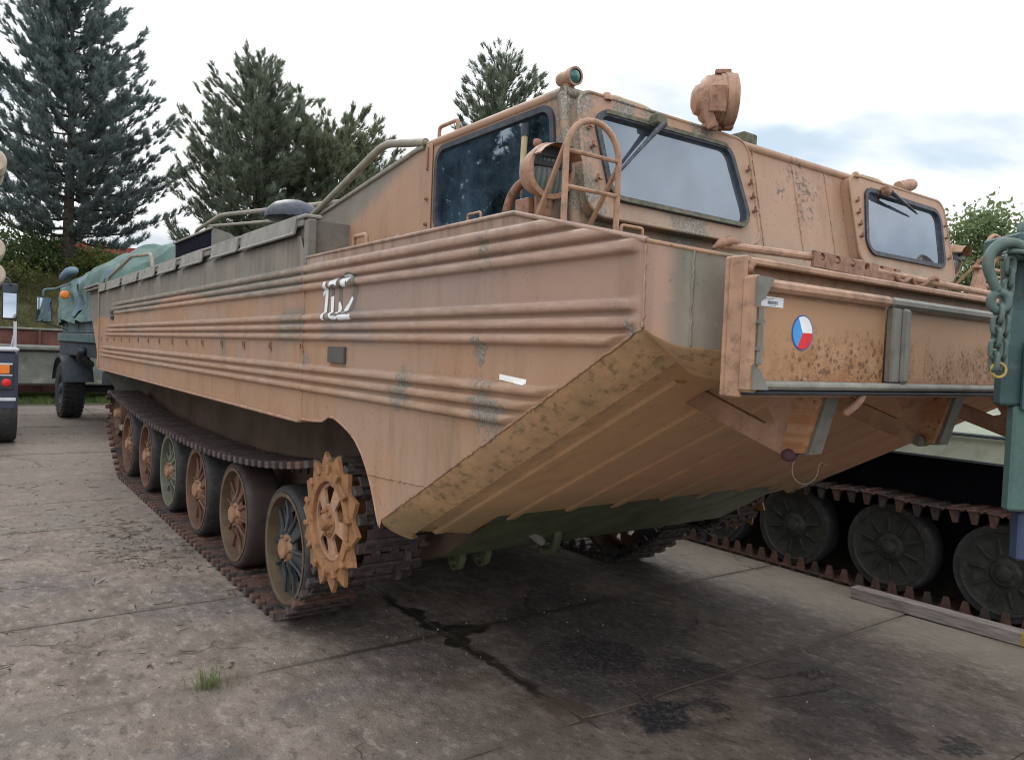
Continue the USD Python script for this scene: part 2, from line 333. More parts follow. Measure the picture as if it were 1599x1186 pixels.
plain('bark_pine', (0.080, 0.066, 0.060), 0.9, 0, 0.35, 9.0, 0.9, 0.1)
plain('stick_brown', (0.075, 0.052, 0.038), 0.9, 0, 0.4, 20.0, 0.5, 0.1)
plain('chip_stone', (0.55, 0.53, 0.50), 0.8, 0, 0.2, 40.0, 0.3, 0.2)
plain('lens_green', (0.012, 0.075, 0.07), 0.1, 0, 0.2, 40.0, 0.1, 0.8)
plain('purple_rag', (0.085, 0.04, 0.05), 0.8, 0, 0.2, 30.0, 0.4, 0.2)
plain('wood_dark', (0.15, 0.135, 0.12), 0.8, 0, 0.3, 9.0, 0.4, 0.2)
plain('hose_beige', (0.40, 0.33, 0.20), 0.7, 0, 0.2, 20.0, 0.3, 0.2)

# weathered timber
g = G(); p = g.pos()
n = g.noise(g.mp(p, (2.0, 26, 26)), 3.0, 5.0, 0.6)
c = g.ramp(n, [(0.3, (0.16, 0.14, 0.125)), (0.6, (0.33, 0.29, 0.27)), (0.75, (0.42, 0.38, 0.35))])
M['timber'] = g.done('timber', g.bsdf(base_color=c, roughness=0.8, normal=g.bump(n, 0.5, 0.004)))

# window glass
def glass(name, refl, dust_sheen, tint, dcol=(0.30, 0.34, 0.38)):
    g = G(); p = g.pos()
    fr = g.add('fresnel', 'fac', IOR=1.52)
    f = g.m('multiply_add', fr, 1.3, refl, clamp=True)
    t = g.add('transparent_bsdf', 'BSDF', color=tint)
    gl = g.add('glossy_bsdf', 'BSDF', color=(0.78, 0.88, 1.0), roughness=0.015)
    a = g.add('mix_closure', 'closure', fac=f, closure1=t, closure2=gl)
    n = g.noise(g.mp(p, (2, 2, 1.5)), 2.0, 6.0, 0.6)
    df = g.add('diffuse_bsdf', 'BSDF', color=dcol)  # diffuse film: dust, with bluish sky reflection painted into its colour
    k = g.m('multiply', g.rng(n, 0.35, 0.75), dust_sheen)
    M[name] = g.done(name, g.add('mix_closure', 'closure', fac=k, closure1=a, closure2=df))
glass('glass_front', 0.13, 0.10, (0.93, 0.96, 0.98))
glass('glass_clear', 0.0, 0.03, (0.97, 0.98, 0.99))
glass('glass_side', 0.20, 0.30, (0.35, 0.42, 0.48), (0.06, 0.10, 0.14))
glass('mirror_glass', 0.75, 0.05, (0.05, 0.08, 0.1))
g = G(); p = g.pos()
w = g.add('wave_texture', 'fac', vector=p, scale=16.0, bands_direction='y', wave_type='bands')
M['lamp_glass'] = g.done('lamp_glass', g.bsdf(base_color=g.mix(w, (0.05, 0.065, 0.06), (0.11, 0.13, 0.12)), roughness=0.15, normal=g.bump(w, 0.5, 0.01)))

# concrete slabs
STAINS_AND_SHADE = [(-2.15, 0.15, 0.62, 0.55), (-1.60, -0.28, 0.46, 0.65), (-1.75, -0.19, 0.30, 0.9), (-1.85, -0.42, 0.22, 0.6), (-1.31, 0.10, 0.20, 0.8), (-1.50, 0.02, 0.16, 0.5), (-1.04, -0.40, 0.17, 1.0), (-0.66, 0.40, 0.26, 0.55), (-0.52, 0.12, 0.22, 0.5), (-0.30, 0.36, 0.12, 0.6), (-0.10, 0.54, 0.07, 0.8), (-0.95, -0.13, 0.08, 0.8), (-0.9, 0.62, 0.22, 0.45)]  # dark stains; the first entry is the shade under the bow, painted in
def ground_color(g, p):
    x, y, z = g.sep(p)
    big = g.noise(p, 0.55, 5.0, 0.6); mid = g.noise(p, 3.2, 6.0, 0.65); fine = g.noise(p, 26.0, 6.0, 0.7)
    c = g.ramp(mid, [(0.34, (0.104, 0.079, 0.064)), (0.48, (0.182, 0.143, 0.117)), (0.62, (0.270, 0.220, 0.185))])
    c = g.mix(g.rng(big, 0.42, 0.62, 0, 0.75, True), c, (0.165, 0.142, 0.122))
    bl = g.m('multiply', g.rng(g.noise(g.mp(p, (1, 1, 1), (4, 9, 0)), 1.1, 5.0, 0.6), 0.48, 0.62, 0, 1, True), g.rng(g.noise(p, 17.0, 6.0, 0.72), 0.40, 0.56))
    c = g.mix(g.m('multiply', bl, 0.62), c, (0.088, 0.092, 0.108))
    fl = g.noise(g.mp(p, (1, 1.6, 1), (1, 2, 0)), 9.0, 8.0, 0.75)
    c = g.mix(g.rng(fl, 0.54, 0.60, 0, 0.62), c, (0.35, 0.305, 0.27))
    c = g.mix(g.rng(fl, 0.455, 0.40, 0, 0.75), c, (0.075, 0.06, 0.052))
    c = g.mix(g.rng(fine, 0.54, 0.72, 0, 0.55), c, (0.085, 0.068, 0.056))
    # polished aggregate seen as pale specks
    v = g.vor(p, 150.0)
    c = g.mix(g.m('multiply', g.rng(v, 0.10, 0.22, 1, 0), g.rng(g.noise(p, 7.0, 3.0), 0.45, 0.65, 0, 0.55)), c, (0.46, 0.45, 0.43))
    grit = g.noise(p, 110.0, 3.0, 0.6)
    c = g.mix(g.rng(grit, 0.35, 0.75, 0.0, 0.35), c, (0.30, 0.25, 0.21))
    far = g.rng(x, -4.0, -9.0, 0, 1, True)
    c = g.mix(g.m('multiply', far, 0.5), c, (0.25, 0.205, 0.168))
    # light falling between the vehicles, painted in as a paler strip
    k = g.m('multiply', g.rng(g.m('add', y, g.m('multiply', g.noise(p, 2.0, 4.0), 0.5)), 1.75, 2.2, 0, 1, True), 0.6)
    c = g.mix(k, c, (0.285, 0.255, 0.205))
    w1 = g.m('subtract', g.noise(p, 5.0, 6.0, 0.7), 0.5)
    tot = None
    for (sx, sy, r, a) in STAINS_AND_SHADE:
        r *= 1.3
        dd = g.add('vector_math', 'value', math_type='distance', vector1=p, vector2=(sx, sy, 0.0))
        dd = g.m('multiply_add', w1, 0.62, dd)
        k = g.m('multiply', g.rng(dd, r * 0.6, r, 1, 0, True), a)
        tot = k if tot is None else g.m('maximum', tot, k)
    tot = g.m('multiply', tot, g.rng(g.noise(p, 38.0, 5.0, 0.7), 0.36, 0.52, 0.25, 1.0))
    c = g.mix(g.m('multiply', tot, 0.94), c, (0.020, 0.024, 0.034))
    ck = g.add('vector_math', 'vector', math_type='add', vector1=p, vector2=g.add('vector_math', 'vector', math_type='scale', vector1=g.noise(p, 2.2, 5.0, 0.6, color=True), scale=0.55))
    ed = g.vor(ck, 0.75, 'distance_to_edge')
    cr = g.m('multiply', g.rng(ed, 0.004, 0.011, 1, 0, True), g.rng(g.noise(p, 0.9, 3.0), 0.54, 0.64))
    c = g.mix(g.m('multiply', cr, 0.6), c, (0.045, 0.035, 0.028))
    # wet leak running along the joint
    dl = g.m('absolute', g.m('add', g.m('add', y, 0.78), g.m('multiply', w1, 0.24)))
    wet = g.m('multiply', g.rng(dl, 0.012, 0.048, 1, 0, True), boxmask(g, x, -3.3, -1.45, 0.15))
    for (sx, sy, r) in ((-2.47, -0.70, 0.13), (-2.62, -0.78, 0.09), (-2.42, -0.56, 0.09), (-2.30, -0.78, 0.09), (-2.90, -0.76, 0.07)):
        dd = g.add('vector_math', 'value', math_type='distance', vector1=p, vector2=(sx, sy, 0.0))
        wet = g.m('maximum', wet, g.rng(g.m('multiply_add', w1, 0.16, dd), r * 0.75, r, 1, 0, True))
    dj = g.m('absolute', g.m('add', g.m('add', x, 2.455), g.m('multiply', w1, 0.10)))
    wj = g.m('multiply', g.rng(dj, 0.012, 0.04, 1, 0, True), boxmask(g, y, -1.6, 0.5, 0.25))
    wet = g.m('maximum', wet, g.m('multiply', wj, 0.8))
    c = g.mix(g.m('multiply', wet, 0.92), c, (0.020, 0.015, 0.011))
    # rust brown stain at the far end of the leak
    dd = g.add('vector_math', 'value', math_type='distance', vector1=p, vector2=(-1.32, -0.78, 0.0))
    k = g.m('multiply', g.rng(g.m('multiply_add', w1, 0.25, dd), 0.06, 0.16, 1, 0, True), 0.7)
    c = g.mix(k, c, (0.085, 0.055, 0.035))
    # earth spilt next to the running joints
    for xj in (-2.45, -1.18, -3.75):
        dj = g.m('absolute', g.m('add', g.m('add', x, -xj), g.m('multiply', w1, 0.22)))
        c = g.mix(g.rng(dj, 0.01, 0.07, 0.35, 0, True), c, (0.115, 0.088, 0.068))
    h = g.m('add', g.m('multiply', fine, 1.0), g.m('multiply', grit, 0.35))
    h = g.m('add', h, g.m('multiply', mid, 1.2))
    h = g.m('subtract', h, g.m('multiply', tot, 0.3))
    h = g.m('subtract', h, g.m('multiply', cr, 1.0))
    return c, h, g.m('maximum', wet, g.m('multiply', tot, 0.35))
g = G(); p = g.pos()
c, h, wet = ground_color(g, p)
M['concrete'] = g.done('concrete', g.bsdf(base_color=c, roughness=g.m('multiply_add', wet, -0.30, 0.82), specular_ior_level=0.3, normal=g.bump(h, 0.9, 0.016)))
g = G(); p = g.pos()
n = g.noise(p, 6.0, 6.0, 0.7)
M['soil'] = g.done('soil', g.bsdf(base_color=g.ramp(n, [(0.3, (0.05, 0.04, 0.03)), (0.7, (0.11, 0.09, 0.065))]), roughness=0.95, normal=g.bump(n, 0.8, 0.02)))
g = G(); p = g.pos()
n = g.noise(p, 0.5, 6.0, 0.65); n2 = g.noise(p, 8.0, 5.0, 0.7)
c = g.ramp(n, [(0.3, (0.11, 0.075, 0.05)), (0.5, (0.16, 0.15, 0.075)), (0.7, (0.10, 0.13, 0.05))])
c = g.mix(g.rng(n2, 0.4, 0.7, 0, 0.6), c, (0.06, 0.055, 0.03))
M['bank_grass'] = g.done('bank_grass', g.bsdf(base_color=c, roughness=0.95, normal=g.bump(n2, 0.9, 0.05)))

def leafmat(name, a, b, trans=0.25, sc=1.3):
    g = G(); p = g.pos()
    n = g.noise(p, sc, 3.0, 0.6); r = g.add('geometry', 'random_per_island')
    c = g.mix(g.m('multiply_add', r, 0.5, g.m('multiply', g.rng(n, 0.3, 0.7), 0.5)), a, b)
    pr = g.bsdf(base_color=c, roughness=0.6, specular_ior_level=0.3)
    tr = g.add('translucent_bsdf', 'BSDF', color=c)
    M[name] = g.done(name, g.add('mix_closure', 'closure', fac=trans, closure1=pr, closure2=tr))
leafmat('needles_blue', (0.125, 0.170, 0.170), (0.30, 0.36, 0.335), 0.5)
leafmat('needles_green', (0.135, 0.170, 0.122), (0.32, 0.355, 0.25), 0.5)
leafmat('needles_olive', (0.145, 0.175, 0.11), (0.34, 0.355, 0.22), 0.5)
leafmat('leaves_green', (0.050, 0.085, 0.030), (0.14, 0.18, 0.06), 0.35)
leafmat('leaves_pale', (0.12, 0.17, 0.07), (0.24, 0.28, 0.13), 0.35)
leafmat('leaves_yellow', (0.07, 0.09, 0.02), (0.17, 0.18, 0.05), 0.35)
leafmat('grass_green', (0.085, 0.125, 0.035), (0.20, 0.25, 0.08), 0.3, 9.0)
leafmat('grass_dry', (0.12, 0.12, 0.05), (0.24, 0.21, 0.10), 0.3)

# ------------------------------------------------------------------ scene helpers
USED = {}
LOC = {}
def numbered(parent, name):
    k = (parent, name); n = USED.get(k, -1) + 1; USED[k] = n
    return name if n == 0 else '%s_%03d' % (name, n)
def P(parent):
    return '/World' if parent is None else str(parent.GetPath())
def setd(prim, **k):
    for a, b in k.items():
        if b:
            prim.SetCustomDataByKey(a, b)
def thing(name, label, cat, loc=(0, 0, 0), group=None):
    path = '/World/' + numbered('/World', name)
    x = UsdGeom.Xform.Define(stage, path)
    x.AddTranslateOp().Set(Gf.Vec3d(*map(float, loc)))
    LOC[path] = np.array(loc, float)
    setd(x.GetPrim(), label=label, category=cat, group=group)
    return x.GetPrim()
def obj(name, mesh, mat, parent=None, smooth=35, **data):
    """one Mesh prim; vertices are given in world space"""
    pp = P(parent)
    path = pp + '/' + numbered(pp, name)
    off = LOC.get(pp, np.zeros(3)); LOC[path] = off
    if isinstance(mesh, MB):
        mesh = mesh.tm()
    v = np.asarray(mesh.vertices) - off
    u = usdkit.mesh(stage, path, (v, np.asarray(mesh.faces)), M[mat] if isinstance(mat, str) else mat, smooth=smooth)
    setd(u.GetPrim(), **data)
    return u.GetPrim()

def unit(v):
    v = np.asarray(v, float); return v / np.linalg.norm(v)
def frame(d):
    d = unit(d); a = np.array([0, 0, 1.0]) if abs(d[2]) < 0.9 else np.array([1.0, 0, 0])
    e1 = unit(np.cross(a, d)); return e1, np.cross(d, e1), d

class MB:
    def __init__(s):
        s.v, s.f, s.n = [], [], 0
    def add(s, v, f):
        v = np.asarray(v, float); f = np.asarray(f, int)
        if f.shape[1] == 4:
            f = np.vstack([f[:, [0, 1, 2]], f[:, [0, 2, 3]]])
        s.v.append(v); s.f.append(f + s.n); s.n += len(v); return s
    def tm(s):
        return trimesh.Trimesh(np.vstack(s.v), np.vstack(s.f), process=False)
    def mesh(s, t):
        return s.add(t.vertices, t.faces)
    def box(s, x0, x1, y0, y1, z0, z1, c=0.0):
        return s.obox(((x0 + x1) / 2, (y0 + y1) / 2, (z0 + z1) / 2), np.eye(3), (abs(x1 - x0) / 2, abs(y1 - y0) / 2, abs(z1 - z0) / 2), c)
    def obox(s, o, ax, h, c=0.0):
        o = np.asarray(o, float); ax = np.asarray(ax, float); h = np.asarray(h, float)
        sg = np.array([[a, b, d] for a in (-1, 1) for b in (-1, 1) for d in (-1, 1)], float)
        if c <= 0:
            v = sg * h
            f = [[0, 1, 3], [0, 3, 2], [4, 6, 7], [4, 7, 5], [0, 4, 5], [0, 5, 1], [2, 3, 7], [2, 7, 6], [0, 2, 6], [0, 6, 4], [1, 5, 7], [1, 7, 3]]
            return s.add(v @ ax + o, f)
        c = min(c, h.min() * 0.9)
        v = np.vstack([sg * (h - np.array([c, c, 0])), sg * (h - np.array([c, 0, c])), sg * (h - np.array([0, c, c]))])
        t = trimesh.convex.convex_hull(v)
        return s.add(np.asarray(t.vertices) @ ax + o, t.faces)
    def tube(s, pts, r, n=8, closed=False):
        pts = np.asarray(pts, float); m = len(pts)
        r = np.full(m, r, float) if np.ndim(r) == 0 else np.asarray(r, float)
        if closed:
            tan = np.roll(pts, -1, 0) - np.roll(pts, 1, 0)
        else:
            tan = np.gradient(pts, axis=0)
        tan /= np.maximum(np.linalg.norm(tan, axis=1, keepdims=True), 1e-9)
        e1 = frame(tan[0])[0]; vs = []
        for i in range(m):
            e1 = unit(e1 - tan[i] * np.dot(e1, tan[i])); e2 = np.cross(tan[i], e1)
            a = np.arange(n) * 2 * PI / n
            vs.append(pts[i] + r[i] * (np.outer(np.cos(a), e1) + np.outer(np.sin(a), e2)))
        v = np.vstack(vs); f = []
        for i in range(m if closed else m - 1):
            j = (i + 1) % m
            for k in range(n):
                l = (k + 1) % n
                f.append([i * n + k, i * n + l, j * n + l, j * n + k])
        f = np.array(f); f = np.vstack([f[:, [0, 1, 2]], f[:, [0, 2, 3]]])
        if not closed:
            b = len(v); v = np.vstack([v, pts[0], pts[-1]])
            cap = [[b, (k + 1) % n, k] for k in range(n)] + [[b + 1, (m - 1) * n + k, (m - 1) * n + (k + 1) % n] for k in range(n)]
            f = np.vstack([f, cap])
        return s.add(v, f)
    def cyl(s, a, b, r, r2=None, n=16):
        return s.tube([a, b], [r, r if r2 is None else r2], n)
    def rev(s, prof, o, d, n=24):
        """profile [(radius, distance along d)]"""
        e1, e2, d = frame(d); o = np.asarray(o, float); a = np.arange(n) * 2 * PI / n
        ring = np.outer(np.cos(a), e1) + np.outer(np.sin(a), e2)
        v = np.vstack([o + d * t + ring * max(r, 1e-5) for r, t in prof]); f = []
        for i in range(len(prof) - 1):
            for k in range(n):
                l = (k + 1) % n
                f.append([i * n + k, i * n + l, (i + 1) * n + l, (i + 1) * n + k])
        return s.add(v, f)
    def poly(s, pg, t0, t1, o, ex, ey, en):
        """shapely polygon in the (ex, ey) plane extruded from t0 to t1 along en"""
        o, ex, ey, en = (np.asarray(k, float) for k in (o, ex, ey, en))
        for q in getattr(pg, 'geoms', [pg]):
            if q.is_empty or q.area < 1e-9:
                continue
            t = trimesh.creation.extrude_polygon(q, abs(t1 - t0), engine='earcut')
            v = np.asarray(t.vertices); f = np.asarray(t.faces)
            w = o + v[:, :1] * ex + v[:, 1:2] * ey + (min(t0, t1) + v[:, 2:3]) * en
            if np.dot(np.cross(ex, ey), en) < 0:
                f = f[:, ::-1]
            s.add(w, f)
        return s
    def grid(s, fn, us, vs):
        w = np.array([[fn(u, v) for v in vs] for u in us]); a, b = len(us), len(vs)
        i = np.arange(a * b).reshape(a, b)
        q = np.stack([i[:-1, :-1], i[1:, :-1], i[1:, 1:], i[:-1, 1:]], -1).reshape(-1, 4)
        return s.add(w.reshape(-1, 3), q)

def rrect(x0, x1, y0, y1, r):
    return sbox(x0 + r, y0 + r, x1 - r, y1 - r).buffer(r, quad_segs=6)
def spline(pts, n):
    from scipy.interpolate import CubicSpline
    pts = np.asarray(pts, float); t = np.concatenate([[0], np.cumsum(np.linalg.norm(np.diff(pts, axis=0), axis=1))])
    return CubicSpline(t, pts)(np.linspace(0, t[-1], n))
def bend(pts, r=0.04, n=5):
    """polyline with rounded corners"""
    pts = [np.asarray(q, float) for q in pts]; out = [pts[0]]
    for a, b, c in zip(pts[:-2], pts[1:-1], pts[2:]):
        k = min(r, np.linalg.norm(a - b) * 0.45, np.linalg.norm(c - b) * 0.45)
        p0, p1 = b + unit(a - b) * k, b + unit(c - b) * k
        for t in np.linspace(0, 1, n):
            out.append((1 - t) ** 2 * p0 + 2 * t * (1 - t) * b + t * t * p1)
    out.append(pts[-1]); return np.array(out)
X, Y, Z = np.eye(3)
# ------------------------------------------------------------------ ground
gm = MB()
def terrain(x, y):
    x = np.asarray(x, float); y = np.asarray(y, float)
    t = np.clip((-25.2 - x) / 8.5, 0, 1); t = t * t * (3 - 2 * t)
    n = meshkit.noise(np.stack([x * 0.25, y * 0.25, 0 * x], -1), 3) - 0.5
    return -0.035 + 4.0 * t + n * 0.8 * np.clip((-25.2 - x) / 4, 0, 1)
xs = np.concatenate([[-1500, -600, -250, -120, -80], np.arange(-60, -22, 1.5), [-20, 0, 40, 150, 600, 1500]])
ys = np.concatenate([[-1500, -500, -150, -80], np.arange(-50, 70, 2.5), [90, 200, 600, 1500]])
gx, gy = np.meshgrid(xs, ys, indexing='ij')
gz = terrain(gx, gy)
i = np.arange(gx.size).reshape(gx.shape)
gm.add(np.stack([gx, gy, gz], -1).reshape(-1, 3), np.stack([i[:-1, :-1], i[1:, :-1], i[1:, 1:], i[:-1, 1:]], -1).reshape(-1, 4))
obj('ground', gm, 'bank_grass', None, smooth=True, kind='structure')
soil = MB().box(-20.9, 6, -16, 14.5, -0.09, -0.009)
obj('soil_bed', soil, 'soil', None, kind='structure')

pav = UsdGeom.Xform.Define(stage, '/World/pavement').GetPrim()
pav.SetCustomDataByKey('kind', 'structure')
LOC['/World/pavement'] = np.zeros(3)
row_x = [-1.18 - 1.2725 * k for k in range(-5, 15)]
for a in row_x:
    for b in np.arange(-12.77, 11.3, 3.0):
        x0, x1, y0, y1 = a - 1.2725, a, b, b + 3.0
        gap = 0.001 + RNG.random() * 0.002
        pts = []
        for (p0, p1, nx, ny) in (((x0, y0), (x1, y0), 0, 1), ((x1, y0), (x1, y1), -1, 0), ((x1, y1), (x0, y1), 0, -1), ((x0, y1), (x0, y0), 1, 0)):
            n = 9 if nx == 0 else 20
            for k in range(n):
                t = k / n
                px, py = p0[0] + (p1[0] - p0[0]) * t, p0[1] + (p1[1] - p0[1]) * t
                w = gap + max(0.0, (meshkit.noise(np.array([px * 5, py * 5, 1.0]), 2) - 0.50)) * 0.03
                if k == 0:
                    px += 0.012 * (1 if px == x0 else -1); py += 0.012 * (1 if py == y0 else -1)
                pts.append((px + nx * w, py + ny * w))
        pg = Polygon(pts).buffer(0)
        dz = -0.001 - RNG.random() * 0.006
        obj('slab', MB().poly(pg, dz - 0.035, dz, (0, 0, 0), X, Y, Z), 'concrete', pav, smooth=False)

# ------------------------------------------------------------------ vegetation builders
def needle_tufts(c, ax, K, L, W, spread, rng):
    m = len(c)
    d = ax[:, None, :] + rng.normal(0, spread, (m, K, 3))
    d /= np.linalg.norm(d, axis=2, keepdims=True)
    b = c[:, None, :] + ax[:, None, :] * (rng.random((m, K, 1)) - 0.6) * L * 0.9
    s = np.cross(d, rng.normal(0, 1, (m, K, 3))); s /= np.maximum(np.linalg.norm(s, axis=2, keepdims=True), 1e-6)
    ln = L * (0.7 + 0.6 * rng.random((m, K, 1)))
    v = np.stack([b - s * W, b + s * W, b + d * ln], 2).reshape(-1, 3)
    return v, np.arange(len(v)).reshape(-1, 3)

def pine(name, label, base, H, R, seed, mat, clear=0.12, whorl=0.42, K=26, tuftL=0.23, W=0.015, dens=1.0, top_round=0.0, shape=0.85, group=None):
    rng = np.random.default_rng(seed)
    base = np.asarray(base, float)
    t = thing(name, label, 'tree', base, group)
    tr = MB()
    hs = np.linspace(0, H * 0.97, 12)
    ctr = base + np.stack([np.cumsum(rng.normal(0, 0.03, 12)), np.cumsum(rng.normal(0, 0.03, 12)), hs], 1)
    r0 = 0.014 * H + 0.04
    tr.tube(ctr, r0 * (1 - 0.93 * hs / H), 9)
    cs, axs = [], []
    h = H * clear
    while h < H * 0.985:
        q = (h - H * clear) / (H * (1 - clear))
        L = R * ((1 - q) ** shape * (0.72 + 0.28 * min(1, q / 0.2))) + 0.25 + top_round * R * (1 - abs(2 * q - 1.3))
        nb = 6 if q < 0.85 else 5
        a0 = rng.random() * 6.28
        for k in range(nb):
            if rng.random() < 0.08:
                continue
            a = a0 + k * 2 * PI / nb + rng.normal(0, 0.25)
            l = L * (0.62 + 0.55 * rng.random())
            up = 0.10 + 0.55 * q + rng.normal(0, 0.08)
            o = np.array([np.interp(h, hs, ctr[:, 0]), np.interp(h, hs, ctr[:, 1]), base[2] + h])
            dirh = np.array([math.cos(a), math.sin(a), 0])
            n = 7
            s = np.linspace(0, 1, n)
            pts = o + np.outer(s * l, dirh) + np.outer(l * (up * s + 0.22 * s * s - 0.12 * np.sin(s * 3)), Z) + rng.normal(0, 0.03 * l, (n, 3)) * s[:, None]
            tr.tube(pts, np.linspace(0.012 + 0.012 * l, 0.006, n), 5)
            m = max(5, int(l * 9.0 * dens))
            for j in range(m):
                f = 0.22 + 0.78 * (j + rng.random()) / m
                pos = np.array([np.interp(f, s, pts[:, c]) for c in range(3)])
                side = rng.normal(0, 1, 3) * 0.5 + dirh * 0.4
                sl = (0.12 + 0.30 * l * (1 - 0.55 * f)) * rng.random()
                e = pos + np.array([side[0], side[1], abs(side[2]) * 0.35 + 0.1]) * sl
                if sl > 0.3:
                    tr.tube([pos, e], [0.008, 0.004], 3)
                for u in (0.45, 0.8, 1.0):
                    if u < 1 and sl < 0.22:
                        continue
                    cs.append(pos + (e - pos) * u + rng.normal(0, 0.04, 3))
                    ax = dirh * 0.55 + side * 0.25 + np.array([0, 0, 0.75 + 0.3 * rng.random()])
                    axs.append(ax / np.linalg.norm(ax))
        h += whorl * (0.8 + 0.4 * rng.random()) * (1 - 0.3 * q)
    cs.append(base + [0, 0, H]); axs.append(Z)
    v, f = needle_tufts(np.array(cs), np.array(axs), K, tuftL, W, 0.42, rng)
    obj('trunk', tr, 'bark_pine', t, smooth=True)
    obj('crown', trimesh.Trimesh(v, f, process=False), mat, t, smooth=False)
    return t

def leaves_mesh(c, size, rng, up=0.3):
    m = len(c)
    n = rng.normal(0, 1, (m, 3)) + [0, 0, up]; n /= np.linalg.norm(n, axis=1, keepdims=True)
    a = np.cross(n, rng.normal(0, 1, (m, 3))); a /= np.linalg.norm(a, axis=1, keepdims=True); b = np.cross(n, a)
    s = size * (0.6 + 0.8 * rng.random((m, 1)))
    v = np.stack([c - a * s, c + b * s * 0.5, c + a * s, c - b * s * 0.5], 1).reshape(-1, 3)
    k = np.arange(m)[:, None] * 4
    return v, np.vstack([k + [0, 1, 2], k + [0, 2, 3]])

def broadleaf(name, label, base, H, R, seed, mat, leaf=0.12, clumps=60, per=70, cat='tree', trunk=True, squash=1.0, group=None):
    rng = np.random.default_rng(seed); base = np.asarray(base, float)
    t = thing(name, label, cat, base, group)
    tr = MB(); top = base + [0, 0, H * 0.55]
    lean = rng.normal(0, 0.1, 3) * [1, 1, 0]
    if trunk:
        tr.tube([base - [0, 0, 0.05], base + [0, 0, H * 0.25] + lean, top + lean * 2, base + [0, 0, H * 0.9]], [0.02 * H + 0.02, 0.016 * H, 0.01 * H, 0.004 * H], 8)
    cs = []
    for k in range(clumps):
        dd = rng.normal(0, 1, 3); dd /= np.linalg.norm(dd)
        rr = (0.35 + 0.65 * rng.random() ** 0.6)
        c = base + [0, 0, H * (0.56 if trunk else 0.5)] + dd * rr * [R, R, H * 0.44 * squash]
        s0 = base + [0, 0, H * (0.15 + 0.35 * rng.random())] + lean
        tr.tube([s0, (s0 + c) / 2 + rng.normal(0, 0.08 * R, 3), c], [0.006 * H + 0.004, 0.004 * H + 0.003, 0.004], 4)
        cr = R * (0.16 + 0.16 * rng.random())
        q = rng.normal(0, 1, (per, 3)) * cr * [1, 1, 0.7]
        cs.append(c + q)
    v, f = leaves_mesh(np.vstack(cs), leaf, rng)
    obj('trunk' if trunk else 'stems', tr, 'bark_pine', t, smooth=True)
    obj('crown' if trunk else 'foliage', trimesh.Trimesh(v, f, process=False), mat, t, smooth=False)
    return t

def zt(x, y):
    return float(terrain(x, y))
def B(x, y):
    return (x, y, zt(x, y) - 0.05)

pine('pine_tree', 'tallest blue-green pine at the left, its tip running out of the picture top', B(-33.3, 0.15), 12.9, 4.1, 11, 'needles_blue', clear=0.14, K=26, shape=0.80, whorl=0.36)
pine('pine_tree', 'open olive pine rising behind the green truck and scoop, second from left', B(-29.2, 6.1), 10.9, 3.0, 12, 'needles_green', clear=0.12, K=26, shape=0.58, top_round=0.12, whorl=0.36)
pine('pine_tree', 'rounded bushy olive pine low between the second pine and the cab', B(-30.0, 9.3), 8.3, 3.1, 13, 'needles_olive', clear=0.05, K=26, shape=0.40, top_round=0.25, dens=1.0, whorl=0.36)
pine('pine_tree', 'small rounded dark pine beside the bushy one, just left of the sloping tube', B(-31.0, 12.3), 7.0, 2.4, 14, 'needles_olive', clear=0.05, K=26, shape=0.5, top_round=0.2)
pine('pine_tree', 'pine whose top shows just above the cab roof', B(-25.4, 15.1), 14.3, 2.3, 15, 'needles_green', clear=0.35, K=22, shape=0.5, top_round=0.12)
# the same row of pines goes on to the left, beyond the frame; the side window mirrors it
for (x, y, hh, rr, sd) in ((-24.0, -19.5, 13.0, 4.0, 21), (-20.5, -13.0, 12.0, 3.6, 22), (-17.0, -15.5, 11.5, 3.6, 23)):
    pine('pine_tree', 'pine of the row beyond the left edge of the picture', B(x, y), hh, rr, sd, 'needles_blue', clear=0.04, K=15, whorl=0.5, W=0.040, tuftL=0.32, group='pines beyond the left edge')
broadleaf('leafy_tree', 'pale green broadleaf tree showing right of the cab over the bow', (-18.0, 42.2, -0.05), 11.2, 2.1, 31, 'leaves_pale', leaf=0.14, clumps=110, per=110)
broadleaf('leafy_tree', 'darker loose tree at the far right above the green tailgate', (-15.0, 44.5, -0.05), 10.0, 1.7, 32, 'leaves_green', leaf=0.13, clumps=70, per=80)
broadleaf('leafy_bush', 'dark green bush on the bank at the far left under the tallest pine', B(-33.6, -2.3), 2.3, 2.0, 33, 'leaves_green', leaf=0.075, clumps=60, per=110, cat='bush', trunk=False)
broadleaf('leafy_bush', 'green bush at the foot of the tallest pine trunk behind the truck mirror', B(-34.4, -0.6), 2.1, 1.2, 34, 'leaves_green', leaf=0.075, clumps=50, per=100, cat='bush', trunk=False)
broadleaf('leafy_bush', 'yellow-green shrub above the tarpaulined truck, below the red building', B(-32.4, 0.95), 1.3, 0.9, 35, 'leaves_yellow', leaf=0.08, clumps=30, per=60, cat='bush', trunk=False)
broadleaf('leafy_bush', 'low straggly yellow bush on the bank under the left mirrors', B(-31.6, -1.6), 1.2, 1.1, 36, 'leaves_yellow', leaf=0.06, clumps=28, per=45, cat='bush', trunk=False)
broadleaf('leafy_bush', 'green shrub in front of the white building wall right of the trunk', B(-38.5, 1.9), 2.6, 1.1, 37, 'leaves_green', leaf=0.09, clumps=26, per=60, cat='bush', trunk=False)

